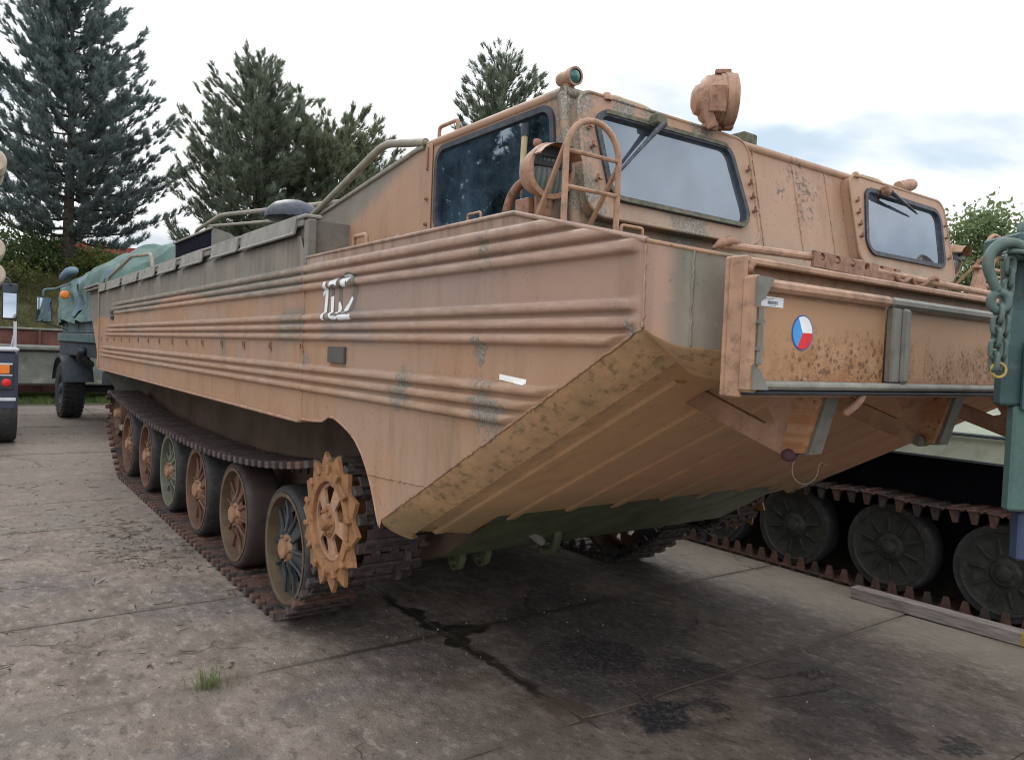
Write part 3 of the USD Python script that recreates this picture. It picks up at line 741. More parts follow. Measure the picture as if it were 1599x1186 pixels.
# grass on bank and verge
rng = np.random.default_rng(77)
def grass_patch(pts, n, hgt, spread, w, rng, lean=0.5):
    m = len(pts)
    b = pts[:, None, :] + np.concatenate([rng.normal(0, spread, (m, n, 2)), np.zeros((m, n, 1))], 2)
    tip = b + np.concatenate([rng.normal(0, hgt * lean, (m, n, 2)), hgt * (0.5 + 0.8 * rng.random((m, n, 1)))], 2)
    a = rng.random((m, n, 1)) * 2 * PI; s = np.concatenate([np.cos(a), np.sin(a), 0 * a], 2) * w
    v = np.stack([b - s, b + s, tip], 2).reshape(-1, 3)
    return trimesh.Trimesh(v, np.arange(len(v)).reshape(-1, 3), process=False)
q = np.stack([rng.uniform(-25.5, -20.95, 900), rng.uniform(-6, 4.5, 900)], 1)
obj('grass_verge', grass_patch(np.c_[q, terrain(q[:, 0], q[:, 1])], 26, 0.17, 0.11, 0.010, rng), 'grass_green', None, smooth=False, label='bright green grass verge behind the concrete slabs', category='grass', kind='stuff')
q = np.stack([rng.uniform(-34, -25.5, 2600), rng.uniform(-7, 6, 2600)], 1)
obj('bank_grass_cover', grass_patch(np.c_[q, terrain(q[:, 0], q[:, 1]) - 0.03], 22, 0.28, 0.16, 0.013, rng), 'grass_dry', None, smooth=False, label='dry rough grass covering the bank behind the vehicles', category='grass', kind='stuff')
q = []
for xj in row_x:
    if xj < -5.5:
        n = 14 if xj > -8.9 else 46
        yy = rng.uniform(-5, 2, n); q.append(np.stack([xj + rng.normal(0, 0.012, n), yy, np.full(n, -0.02)], 1))
obj('joint_grass', grass_patch(np.vstack(q), 10, 0.045, 0.03, 0.004, rng), 'grass_green', None, smooth=False, label='thin weeds growing along the slab joints at the left', category='weeds', kind='stuff')

# grass tuft in the near joint
rng = np.random.default_rng(9)
def blades(center, n, hgt, spread, w):
    b = MB()
    for k in range(n):
        a = rng.random() * 2 * PI; o = np.asarray(center) + [rng.normal(0, spread * 0.6), rng.normal(0, spread), -0.015]
        h = hgt * (0.45 + 0.7 * rng.random()); out = h * (0.35 + 1.1 * rng.random())
        dr = np.array([math.cos(a), math.sin(a), 0]); sd = np.array([-dr[1], dr[0], 0]) * w
        p1, p2 = o + dr * out * 0.35 + Z * h * 0.75, o + dr * out + Z * h * (0.75 + 0.35 * rng.random() - 0.25)
        b.add([o - sd, o + sd, p1 + sd * 0.8, p1 - sd * 0.8, p2], [[0, 1, 2], [0, 2, 3], [3, 2, 4]])
    return b
t = thing('grass_tuft', 'bright green grass tuft growing from the slab joint in the foreground', 'grass', (-2.40, -2.17, 0))
obj('blades', blades((-2.40, -2.17, 0), 85, 0.135, 0.030, 0.0014), 'grass_green', t, smooth=False)
obj('dry_blades', blades((-2.40, -2.12, 0), 40, 0.08, 0.07, 0.0015), 'grass_dry', t, smooth=False)

# stone chips and litter
rng = np.random.default_rng(4)
mb = MB(); ico = trimesh.creation.icosphere(subdivisions=0)
for k in range(300):
    x, y = rng.uniform(-4.2, 0.2), rng.uniform(-3.2, 2.2)
    if rng.random() < 0.4:
        x, y = rng.normal(-2.45, 0.28), rng.normal(-0.6, 0.75)
    s = 0.0015 + 0.0038 * rng.random() ** 3
    mb.add(ico.vertices * s * rng.uniform(0.6, 1.3, 3) + [x, y, s * 0.3], ico.faces)
obj('stone_chips', mb, 'chip_stone', None, smooth=False, label='tiny pale stone chips strewn over the slabs around the wet joint', category='gravel', kind='stuff')
mb = MB()
for k in range(330):
    x, y = rng.uniform(-9, -2.5), rng.uniform(-3.1, -1.62)
    if rng.random() < 0.55:
        x, y = rng.normal(-5.4, 0.6), rng.normal(-1.95, 0.22)
    a = rng.random() * PI; l = 0.01 + 0.05 * rng.random() ** 2; o = np.array([x, y, 0.003])
    dd = np.array([math.cos(a), math.sin(a), rng.normal(0, 0.05)]) * l
    mb.tube([o - dd, o + rng.normal(0, 0.004, 3) * [1, 1, 0.2], o + dd], [0.0018, 0.0024, 0.001], 4)
    if rng.random() < 0.45:
        c = o + rng.normal(0, 0.02, 3) * [1, 1, 0]; s = 0.006 + 0.012 * rng.random(); a = rng.random() * 6
        e1 = np.array([math.cos(a), math.sin(a), 0.25]) * s; e2 = np.array([-math.sin(a), math.cos(a), 0.15]) * s * 0.6
        mb.add([c - e1, c + e2, c + e1, c - e2], [[0, 1, 2], [0, 2, 3]])
obj('twig_litter', mb, 'stick_brown', None, smooth=False, label='brown twigs and dead leaves scattered on the slabs beside the near track', category='litter', kind='stuff')

# ------------------------------------------------------------------ far building
t = thing('red_trimmed_building', 'white building with red posts and eaves half hidden behind the pines', 'building', (-47, 5, zt(-47, 5)))
zb = zt(-47, 5) - 0.25
obj('wall', MB().box(-52, -47, 1.3, 14, zb, zb + 2.75), 'wall_white', t)
obj('roof', MB().add([(-52.6, 0.8, zb + 3.0), (-46.1, 0.8, zb + 2.95), (-46.1, 14.8, zb + 2.95), (-52.6, 14.8, zb + 3.0), (-49.5, 0.8, zb + 3.25), (-49.5, 14.8, zb + 3.25)], [[0, 1, 4], [2, 3, 5], [1, 2, 5], [1, 5, 4], [3, 0, 4], [3, 4, 5], [0, 3, 2], [0, 2, 1]]), 'roof_brown', t, smooth=False)
obj('eaves_beam', MB().box(-46.3, -46.05, 0.8, 14.8, zb + 2.55, zb + 2.95), 'red_paint', t)
obj('plinth', MB().box(-47, -46.8, 1.3, 14, zb - 0.95, zb + 0.55), 'roof_brown', t)
obj('sill_beam', MB().box(-46.98, -46.7, 1.2, 14.1, zb + 0.9, zb + 1.15), 'rusty_brown', t)
for y in np.arange(1.5, 14, 2.1):
    obj('post', MB().box(-46.95, -46.72, y, y + 0.2, zb + 0.5, zb + 2.6), 'red_paint', t)
for y in np.arange(2.2, 13, 2.1):
    wf = obj('window', MB().box(-47.0, -46.93, y, y + 1.1, zb + 1.35, zb + 2.35), 'truck_dark', t)

# ------------------------------------------------------------------ pontoon section and rusty panel by the bank
t = thing('pontoon_section', 'long grey-green steel pontoon section lying before the bank at left', 'pontoon', (-22.6, -2.4, 0))
mb = MB().box(-23.6, -21.7, -6.5, 1.2, 0.42, 1.32, 0.05)
obj('body', mb, 'pontoon_grey', t)
obj('deck_edge', MB().box(-23.65, -21.6, -6.55, 1.25, 1.322, 1.44, 0.03), 'pontoon_grey', t)
obj('lug', MB().box(-21.62, -21.5, -0.75, -0.55, 1.05, 1.50, 0.02).box(-21.62, -21.52, -0.62, -0.5, 0.9, 1.1, 0.02), 'pontoon_grey', t)
for y in (-5.6, -2.6, 0.4):
    obj('support_beam', MB().box(-23.3, -22.0, y - 0.15, y + 0.15, -0.03, 0.42, 0.02), 'wood_dark', t)
t = thing('rusty_steel_panel', 'rust-brown steel panel standing behind the pontoon section', 'panel', (-24.2, -2.0, 0))
obj('sheet', MB().box(-24.3, -24.2, -5.5, 1.0, -0.03, 1.86, 0.01), 'rusty_brown', t)
obj('top_angle', MB().box(-24.34, -24.13, -5.5, 1.0, 1.862, 1.92, 0.01), 'pontoon_grey', t)
for y in np.arange(-5, 1, 1.2):
    obj('stiffener', MB().box(-24.19, -24.12, y, y + 0.06, -0.03, 1.85), 'rusty_brown', t)
t = thing('grey_post', 'thin pale grey post with a slanting brace by the left edge', 'post', (-20.6, -2.1, 0))
obj('pole', MB().cyl((-20.6, -2.13, -0.03), (-20.6, -2.13, 2.02), 0.035, n=10), 'grey_white_trim', t)
obj('brace', MB().cyl((-20.7, -2.45, -0.03), (-20.6, -2.15, 1.7), 0.02, n=8), 'grey_white_trim', t)
# ================================================================== amphibious tracked transporter
V = thing('amphibious_transporter', 'tan and grey tracked amphibious carrier numbered 102 with ribbed hull and glazed cab', 'amphibious vehicle', (-5.5, 0, 0))
HW = 1.65
RID = [(2.124, 0.022), (2.073, 0.022), (2.022, 0.022), (1.858, 0.021), (1.806, 0.021), (1.755, 0.021), (1.585, 0.021), (1.531, 0.021), (1.477, 0.021)]
def chine(x):
    return 1.79 + 0.545 * (np.asarray(x) + 0.056)
def ridge(x, z):
    x = np.asarray(x, float); z = np.asarray(z, float); r = np.zeros(np.broadcast(x, z).shape)
    for c, w in RID:
        q = np.clip(1 - ((z - c) / w) ** 2, 0, 1)
        r = np.maximum(r, q ** 0.52 * 0.0205)
    e = np.clip((-0.065 - x) / 0.06, 0, 1) * np.clip((x - (z - 1.79) / 0.545 + 0.056 + 10) / 1, 0, 1)
    dc = np.clip((z - chine(x)) / 0.035, 0, 1)
    e = e * np.where(x > -1.6, dc, 1)
    return r * e * e * (3 - 2 * e)
def side_y(x, z):
    x = np.asarray(x, float); z = np.asarray(z, float)
    s = np.stack([x * 2.2, z * 3.0, 0 * x + 0.3], -1)
    s2 = np.stack([x * 7.0, z * 7.0, 0 * x + 5.3], -1)
    fade = np.clip((-0.06 - x) / 0.3, 0, 1)
    return -HW - ridge(x, z) + ((meshkit.noise(s, 4) - 0.5) * 0.0045 + (meshkit.noise(s2, 6) - 0.5) * 0.0022) * fade
def zbot(x):
    return np.where(x > -1.615, np.minimum(chine(x), 1.79), np.interp(x, [-12, -2.62, -2.50, -2.34, -2.26, -2.19, -2.10, -2.0, -1.92, -1.85, -1.79, -1.74, -1.69, -1.655, -1.63, -1.615], [1.30, 1.297, 1.300, 1.312, 1.343, 1.345, 1.325, 1.295, 1.26, 1.21, 1.15, 1.085, 1.00, 0.93, 0.90, 0.94]))
def ztop(x):
    return np.where(x < -2.645, 2.36, np.where(x < -0.7, 2.185, 2.185 - 0.24 * (x + 0.7)))
zs = [np.arange(0.86, 1.44, 0.035)]
for a, b in ((1.44, 1.62), (1.72, 1.89), (1.985, 2.16)):
    zs += [np.arange(a, b, 0.0038)]
    zs += [np.linspace(b, {1.62: 1.72, 1.89: 1.985, 2.16: 2.37}[b], 5)[:-1]]
zs = np.unique(np.round(np.concatenate(zs), 5))
def side_panel(xs, mirror, stern=False):
    gx, gz = np.meshgrid(xs, zs, indexing='ij')
    if stern:
        gx = np.maximum(gx, -10.28 - (gz - 1.29) * 1.22)
    gz = np.clip(gz, zbot(gx), ztop(gx))
    gy = side_y(gx, gz)
    if mirror:
        gy = -gy
    i = np.arange(gx.size).reshape(gx.shape)
    q = np.stack([i[:-1, :-1], i[1:, :-1], i[1:, 1:], i[:-1, 1:]], -1).reshape(-1, 4)
    if mirror:
        q = q[:, ::-1]
    v = np.stack([gx, gy, gz], -1).reshape(-1, 3)
    f = np.vstack([q[:, [0, 1, 2]], q[:, [0, 2, 3]]])
    ar = np.linalg.norm(np.cross(v[f[:, 1]] - v[f[:, 0]], v[f[:, 2]] - v[f[:, 0]]), axis=1)
    f = f[ar > 1e-9]; used = np.unique(f); mp_ = np.zeros(len(v), int); mp_[used] = np.arange(len(used))
    return trimesh.Trimesh(v[used], mp_[f], process=False)
SEAM = -2.64
xr = np.concatenate([np.arange(-11.75, -10.2, 0.05), np.arange(-10.2, SEAM - 0.03, 0.09), [SEAM - 0.002]])
xf = np.unique(np.concatenate([np.arange(SEAM, -2.3, 0.05), np.arange(-2.3, -1.56, 0.018), [-1.63, -1.615], np.arange(-1.56, -0.2, 0.03), np.arange(-0.2, -0.056, 0.012), [-0.7, -0.056]]))
obj('side_panel', side_panel(xr, False, True), 'hull_paint', V, smooth=True, label='long rear side panel with grey upper half')
obj('side_panel', side_panel(xf, False), 'hull_paint', V, smooth=True, label='bow side panel bearing the painted number')
obj('side_panel', side_panel(xr[::2], True, True), 'hull_paint', V, smooth=True)
obj('side_panel', side_panel(xf[::2], True), 'hull_paint', V, smooth=True)
def weld(pts, r=0.005, seed=1):
    pts = np.asarray(pts, float); L = np.concatenate([[0], np.cumsum(np.linalg.norm(np.diff(pts, axis=0), axis=1))])
    t = np.arange(0, L[-1], 0.012); q = np.stack([np.interp(t, L, pts[:, k]) for k in range(3)], 1)
    rr = np.random.default_rng(seed); q += rr.normal(0, 0.0012, q.shape)
    return MB().tube(q, r * (0.75 + 0.5 * rr.random(len(q))), 5)
zz = np.linspace(1.31, 2.18, 60)
obj('weld_seam', weld(np.stack([0 * zz + SEAM, side_y(0 * zz + SEAM, zz) - 0.001, zz], 1), 0.004), 'hull_paint', V, smooth=True)
xx = np.linspace(-1.61, -0.056, 60)
obj('weld_seam', weld(np.stack([xx, 0 * xx - HW - 0.001, chine(xx) + 0.002], 1), 0.006, 2), 'hull_paint', V, smooth=True)
zz = np.linspace(1.79, 2.02, 20)
obj('weld_seam', weld(np.stack([0 * zz - 0.056, 0 * zz - HW - 0.001, zz], 1), 0.004, 3), 'hull_paint', V, smooth=True)
xx = np.linspace(-1.765, -1.225, 20)
obj('weld_seam', weld(np.stack([xx, side_y(xx, 0 * xx + 1.14) - 0.001, 1.125 + (xx + 1.765) * 0.055], 1), 0.003, 4), 'hull_paint', V, smooth=True)
# lower lip of the sponson
obj('sill_rail', MB().box(-10.26, SEAM - 0.01, -1.672, -1.60, 1.278, 1.296, 0.005), 'fitting_tan', V)
obj('sill_rail', MB().box(-10.26, SEAM - 0.01, 1.60, 1.672, 1.278, 1.296, 0.005), 'fitting_tan', V)
lip = []
for x in np.linspace(SEAM, -1.64, 44):
    lip.append((x, -1.648, float(zbot(np.array(x))) + 0.002))
obj('arch_lip', MB().tube(lip, 0.007, 6), 'fitting_tan', V, smooth=True)
obj('deck_lip', MB().tube([(SEAM, -1.648, 2.188), (-0.705, -1.648, 2.188), (-0.69, -1.648, 2.186), (-0.056, -1.648, 2.033)], 0.009, 8), 'hull_paint', V, smooth=True)

# raised cargo side, stepped outer boards on its rim
for s in (-1, 1):
    mb = MB().box(-10.35, SEAM, s * 1.60, s * 1.632, 2.10, 2.405).box(-10.35, SEAM - 0.04, s * 1.634, s * 1.657, 2.368, 2.4075, 0.004)
    mb.box(-11.55, -10.35, s * 1.60, s * 1.63, 2.0, 2.40)
    obj('cargo_side_plate', mb, 'grey_paint', V)
    obj('end_post', MB().box(SEAM - 0.035, SEAM + 0.02, s * 1.600, s * 1.654, 2.15, 2.40, 0.006).box(SEAM - 0.03, SEAM - 0.012, s * 1.36, s * 1.60, 2.10, 2.40), 'grey_paint', V)
    obj('rim_cap', MB().box(-10.35, SEAM - 0.002, s * 1.560, s * 1.664, 2.408, 2.43, 0.006), 'pale_grey_edge', V)
tabs = [(-2.77, -3.80), (-3.88, -4.55), (-4.82, -5.55), (-5.74, -6.47), (-6.64, -7.42), (-7.57, -8.46), (-8.65, -9.66), (-9.80, -10.33)]
for a, b in tabs:
    mb = MB()
    pr = [(-1.634, 2.434), (-1.664, 2.432), (-1.676, 2.340), (-1.690, 2.326), (-1.684, 2.318), (-1.668, 2.330), (-1.652, 2.40)]
    v = np.array([(x, y, z) for x in (a, b) for y, z in pr]); n = len(pr)
    f = [[k, (k + 1) % n, n + (k + 1) % n, n + k] for k in range(n)]
    mb.add(v, f); mb.add(v[:n], [[0, 1, 6], [1, 2, 6], [2, 5, 6], [2, 3, 5], [3, 4, 5]]); mb.add(v[n:], [[0, 6, 1], [1, 6, 2], [2, 6, 5], [2, 5, 3], [3, 5, 4]])
    obj('rim_board', mb, 'rim_grey', V, smooth=False)
obj('stern_rim', MB().box(-11.72, -10.36, -1.70, -1.62, 2.425, 2.452, 0.006).box(-11.64, -10.37, -1.70, -1.64, 2.375, 2.395, 0.006), 'pale_grey_edge', V)
obj('stern_corner_post', MB().box(-10.37, -10.33, -1.672, -1.60, 1.30, 2.43, 0.006), 'hull_paint', V)
# tow eyes in a row along the flank
for k in range(15):
    x = -2.655 - 0.5346 * k; z = 1.700
    y = float(side_y(np.array(x), np.array(z)))
    a = np.linspace(0, 2 * PI, 13)[:-1]
    mb = MB().tube(np.stack([x + 0.016 * np.cos(a), 0 * a + y - 0.008, z - 0.002 + 0.020 * np.sin(a)], 1), 0.0042, 5, closed=True)
    mb.tube([(x + 0.012, y - 0.008, z - 0.016), (x + 0.02, y - 0.004, z - 0.032)], 0.004, 5)
    obj('rope_eye', mb, 'fitting_rusty', V, smooth=True)
for z in (2.03, 1.965):
    obj('side_vent', MB().box(-9.32, -9.12, -1.668, -1.64, z - 0.02, z + 0.02, 0.004), 'black_metal', V)
# recessed square filler hatch
fr = unary_union([rrect(-2.272, -2.048, 1.615, 1.715, 0.004)]).difference(rrect(-2.262, -2.058, 1.626, 1.706, 0.003))
h = obj('filler_recess', MB().box(-2.262, -2.058, -1.664, -1.652, 1.626, 1.706), 'recess_dark', V)
# handles on the deck edge
def ubar(a, b, h, r=0.006, up=Z, n=8):
    a = np.asarray(a, float); b = np.asarray(b, float); up = np.asarray(up, float)
    return MB().tube(bend([a, a + up * h, b + up * h, b], h * 0.35), r, n)
obj('grab_handle', ubar((-2.10, -1.61, 2.185), (-1.955, -1.61, 2.185), 0.066, 0.011), 'fitting_tan', V, smooth=True)
obj('grab_handle', ubar((-1.02, -1.63, 2.19), (-0.93, -1.63, 2.19), 0.034, 0.005), 'fitting_tan', V, smooth=True)
obj('grab_handle', ubar((-0.482, -1.345, 2.13), (-0.478, -1.245, 2.13), 0.032, 0.006), 'fitting_tan', V, smooth=True)
a = np.linspace(0, PI, 9)
obj('deck_vent', MB().rev([(0.001, 0.05), (0.03, 0.045), (0.045, 0.02), (0.047, 0.0)], (-1.70, -1.55, 2.185), Z, 14), 'fitting_rusty', V, smooth=True)

# painted number 102, mostly flaked off
def surf_patch(pg, off, pitch=0.008):
    t = MB().poly(pg, 0, 0.001, (0, 0, 0), X, Z, -Y).tm()
    tops = [k for k, n in enumerate(t.face_normals) if n[1] < -0.5]
    v, f = np.asarray(t.vertices), np.asarray(t.faces)[tops]
    v, f = trimesh.remesh.subdivide_to_size(v, f, pitch)
    v[:, 1] = side_y(v[:, 0], v[:, 2]) - off
    return trimesh.Trimesh(v, f, process=False)
def dp(pts):
    return [(-2.355 + (a - 320) * 0.000737, 2.04 - (b - 228) * 0.000299) for a, b in pts]
def stroke(pts, w):
    return Polygon(dp(pts)) if w == 0 else LineString(dp(pts)).buffer(w / 2, cap_style=2)
one = unary_union([stroke([(385, 240), (372, 560), (350, 900)], 0.050), Polygon(dp([(370, 230), (300, 420), (300, 490), (355, 400)]))])
zero = affinity.scale(Point(0, 0).buffer(1, quad_segs=16), 1, 1)
oc = dp([(540, 545)])[0]
zero = affinity.translate(rrect(-0.070, 0.070, -0.105, 0.105, 0.055), *oc).difference(affinity.translate(rrect(-0.028, 0.028, -0.070, 0.070, 0.024), *oc))
two = unary_union([stroke([(690, 360), (690, 270), (740, 215), (800, 225), (845, 300), (850, 430), (815, 590), (760, 700), (690, 790), (640, 850)], 0.050), Polygon(dp([(605, 825), (820, 815), (815, 900), (600, 905)]))])
digits_white = {
    0: one.intersection(Polygon(dp([(280, 200), (398, 200), (392, 500), (372, 760), (365, 910), (280, 910)]))),
    1: zero.intersection(unary_union([Polygon(dp([(430, 180), (590, 180), (580, 330), (530, 300), (480, 310), (430, 350)])), Polygon(dp([(430, 500), (500, 490), (490, 830), (440, 830), (430, 640)])), Polygon(dp([(550, 640), (600, 590), (640, 700), (600, 800), (550, 780)])), Polygon(dp([(430, 820), (600, 840), (590, 920), (430, 920)]))])),
    2: two.intersection(unary_union([Polygon(dp([(640, 180), (810, 170), (800, 240), (760, 300), (740, 260), (720, 380), (650, 370)])), Polygon(dp([(780, 500), (820, 560), (740, 740), (670, 790), (655, 770)])), Polygon(dp([(595, 820), (830, 805), (820, 910), (595, 910)]))]))}
for k, pg in enumerate((one, zero, two)):
    o = obj('digit', surf_patch(pg, 0.0012), 'digit_grey', V, smooth=True, label='faded grey numeral %d' % (1, 0, 2)[k])
    obj('white_paint_remnant', surf_patch(digits_white[k].buffer(0), 0.0022), 'white_paint', o, smooth=True)
obj('tape_strip', surf_patch(Polygon([(-0.735, 1.632), (-0.578, 1.620), (-0.578, 1.600), (-0.735, 1.612)]), 0.002, 0.03), 'tape_white', V, smooth=True)
0 and obj('masking_square', surf_patch(Polygon([(-0.20, 1.938), (-0.10, 1.938), (-0.10, 1.922), (-0.20, 1.922)]), 0.0012, 0.03), 'grey_paint', V, smooth=True)

# rounded bow corners and bow plate
def arcpt(th, s, r=0.25):
    return np.array([-0.056 + r * math.sin(th), s * (-1.40 - r * math.cos(th)), 0])
def arcz(th):
    return float(np.interp(math.degrees(th), [0, 10, 25, 50, 90], [1.79, 1.768, 1.744, 1.735, 1.728]))
def deckz(x):
    return 2.185 - 0.24 * (x + 0.7) if x > -0.7 else 2.185
ths = np.linspace(0, PI / 2, 17)
for s in (1, -1):
    mb = MB(); mb.grid(lambda th, t: arcpt(th, s) + Z * (arcz(th) + (deckz(arcpt(th, s)[0]) - arcz(th)) * t), ths, np.linspace(0, 1, 6))
    obj('bow_corner_plate', mb, 'hull_paint', V, smooth=True)
obj('bow_plate', MB().box(0.178, 0.194, -1.40, 1.40, 1.728, 1.97), 'hull_paint', V)
zz = np.linspace(1.745, 2.0, 22); th = math.radians(33)
obj('weld_seam', weld([tuple(arcpt(th, 1, 0.2505) + Z * z) for z in zz], 0.004, 6), 'hull_paint', V, smooth=True)

# bow underside: chamfered bilge strips, sloping plate and stiffening ribs
def prof(s, r=0.25):
    out = []
    for inn, dn in ((0.0, 0.0), (0.006, 0.010), (0.05, 0.040), (0.10, 0.068), (0.150, 0.088), (0.162, 0.086)):
        out.append((inn, dn))
    return out
PR = prof(1)
for s in (1, -1):
    rows = []
    for x in np.concatenate([[-1.655, -1.64], np.linspace(-1.62, -0.056, 40)]):
        zc = float(chine(x)) if x > -1.62 else float(chine(-1.62)) - 0.0
        e = 0.0 if x > -1.63 else (0.02 if x > -1.65 else 0.05)
        rows.append([(x, s * (-HW + i + e), zc - dn * (1.0) - (0.02 if e else 0)) for i, dn in PR])
    for th in ths[1:]:
        rows.append([tuple(arcpt(th, s, 0.25 - i) + Z * (arcz(th) - dn * 0.9)) for i, dn in PR])
    mb = MB(); v = np.array(rows); n, m = v.shape[:2]; i = np.arange(n * m).reshape(n, m)
    mb.add(v.reshape(-1, 3), np.stack([i[:-1, :-1], i[1:, :-1], i[1:, 1:], i[:-1, 1:]], -1).reshape(-1, 4))
    # rounded toe behind the sprocket
    toe = [np.array(v[0][k]) for k in range(m)]
    mb.add(toe + [np.array([-1.70, s * -1.45, 0.865])], [[k, k + 1, m] for k in range(m - 1)])
    obj('bilge_strip', mb, 'underside_paint', V, smooth=25)
def zu(x):
    return float(chine(x)) - 0.085
mb = MB()
inner = [np.array([x, -HW + PR[-1][0], float(chine(x)) - PR[-1][1]]) for x in np.linspace(-1.46, -0.056, 14)] + [arcpt(th, 1, 0.25 - PR[-1][0]) + Z * (arcz(th) - PR[-1][1] * 0.9) for th in ths[1:]]
mb.grid(lambda k, t: inner[k] * [1, 1 - 2 * t, 1], range(len(inner)), np.linspace(0, 1, 9))
zi = inner[-1][2]
mb.add([(inner[-1][0], -1.40, zi), (0.192, -1.40, 1.728), (0.192, 1.40, 1.728), (inner[-1][0], 1.40, zi)], [[0, 1, 2, 3]])
obj('bow_underside', mb, 'underside_paint', V, smooth=20)
for s in (-1, 1):
    mb = MB(); a = 1.10
    mb.add([(-1.46, s * 1.49, zu(-1.46)), (-1.46, s * a, zu(-1.46)), (-1.72, s * a, 0.80), (-1.70, s * 1.45, 0.855)], [[0, 1, 2, 3]])
    mb.add([(-1.70, s * 1.45, 0.855), (-1.72, s * a, 0.80), (-1.80, s * a, 0.95), (-1.78, s * 1.45, 1.0)], [[0, 1, 2, 3]])
    obj('toe_plate', mb, 'underside_paint', V, smooth=False)
for k, y in enumerate(np.linspace(-1.36, 1.36, 9)):
    x0, x1 = (-1.60 if abs(y) > 1.1 else -1.47 - 0.03 * (k % 2)), -0.17
    mb = MB(); w0, w1, h = 0.036, 0.020, 0.012
    v = []
    for x in (x0, x1):
        z = float(chine(x)) - 0.085
        nx = np.array([0.478, 0, -0.878])
        for yy, hh in ((-w0, -0.004), (-w1, h), (w1, h), (w0, -0.004)):
            v.append(np.array([x, y + yy, z]) + nx * hh)
    mb.add(v, [[0, 1, 5, 4], [1, 2, 6, 5], [2, 3, 7, 6], [0, 3, 2, 1], [4, 5, 6, 7]])
    obj('bow_rib', mb, 'underside_paint', V, smooth=False)
# keel bow, bottom and inner hull walls
mb = MB()
mb.add([(-1.455, -1.12, zu(-1.46)), (-1.455, 1.12, zu(-1.46)), (-1.95, 1.12, 0.63), (-1.95, -1.12, 0.63), (-2.6, 1.10, 0.42), (-2.6, -1.10, 0.42)], [[0, 1, 2, 3], [3, 2, 4, 5]])
for y in (-0.85, -0.45, 0.0, 0.45, 0.85):
    mb.add([(-1.6, y - 0.03, 0.85), (-1.6, y + 0.03, 0.85), (-2.3, y + 0.03, 0.505), (-2.3, y - 0.03, 0.505)], [[0, 1, 2, 3]])
obj('keel_bow_plate', mb, 'keel_green', V, smooth=False)
mb = MB().box(-10.3, -2.6, -1.10, 1.10, 0.42, 0.46)
obj('bottom_plate', mb, 'dark_hull', V)
for s in (-1, 1):
    mb = MB().add([(-10.3, s * 1.11, 0.42), (-2.6, s * 1.11, 0.42), (-1.95, s * 1.11, 0.63), (-1.46, s * 1.11, zu(-1.46)), (-1.46, s * 1.11, 1.34), (-10.9, s * 1.11, 1.34)], [[0, 1, 4], [1, 2, 4], [2, 3, 4], [0, 4, 5]])
    obj('hull_wall', mb, 'dark_hull', V, smooth=False)
    obj('sponson_floor', MB().box(-10.25, -1.80, min(s * 1.10, s * 1.63), max(s * 1.10, s * 1.63), 1.335, 1.35), 'dark_hull', V)
obj('stern_plate', MB().add([(-10.28, -1.62, 1.30), (-10.28, 1.62, 1.30), (-11.62, 1.62, 2.40), (-11.62, -1.62, 2.40), (-10.3, -1.1, 0.42), (-10.3, 1.1, 0.42)], [[0, 1, 2, 3], [4, 5, 1, 0]]), 'grey_paint', V, smooth=False)
obj('cargo_floor', MB().box(-10.35, SEAM, -1.60, 1.60, 1.40, 1.43), 'grey_paint', V)
obj('bulkhead', MB().box(SEAM - 0.03, SEAM, -1.60, 1.60, 1.43, 2.19), 'grey_paint', V)
# deck plates
def deckpoly(x0, x1, z, t=0.012):
    pass
mb = MB()
mb.add([(SEAM, -1.645, 2.181), (-0.7, -1.645, 2.181), (-0.7, 1.645, 2.181), (SEAM, 1.645, 2.181)], [[0, 1, 2, 3]])
rim = [(-0.7, -1.645)] + [tuple(arcpt(th, 1, 0.247)[:2]) for th in ths] + [tuple(arcpt(th, -1, 0.247)[:2]) for th in ths[::-1]] + [(-0.7, 1.645)]
v = [(x, y, deckz(x) - 0.004) for x, y in rim]
mb.add([(-0.3, 0, deckz(-0.3) - 0.004)] + v, [[0, k + 1, k + 2] for k in range(len(v) - 1)])
obj('bow_deck', mb, 'deck_paint', V, smooth=False)
obj('deck_lip', MB().tube([(x, y, deckz(x) + 0.001) for x, y in rim[1:-1]], 0.007, 6), 'deck_paint', V, smooth=True)

# tow shackles and hooks under the keel
for y in (-0.93, -0.76):
    pg = Point(0, 0).buffer(0.060, quad_segs=8).union(sbox(-0.04, 0, 0.07, 0.14)).difference(Point(0, -0.02).buffer(0.03))
    obj('tow_lug', MB().poly(pg, -0.02, 0.02, (-2.12, y, 0.555), X, Z, Y), 'keel_green', V)
a = np.linspace(-0.4, PI * 1.15, 16)
obj('tow_hook', MB().tube(np.stack([-1.98 + 0.105 * np.sin(a) + 0.06, 0 * a - 0.46, 0.68 - 0.095 * np.cos(a) * 1.15 + 0.02], 1), 0.026, 8), 'keel_green', V, smooth=True)
obj('drain_pipe', MB().cyl((-1.80, -0.66, 0.74), (-1.88, -0.52, 0.66), 0.025, n=10), 'pale_grey_edge', V)
for s in (-1, 1):
    obj('final_drive', MB().rev([(0.001, 0.20), (0.10, 0.20), (0.13, 0.17), (0.13, 0.0), (0.20, -0.02), (0.20, -0.10)], (-2.3, s * 1.14, 0.80), Y * s, 20), 'keel_green', V, smooth=35)

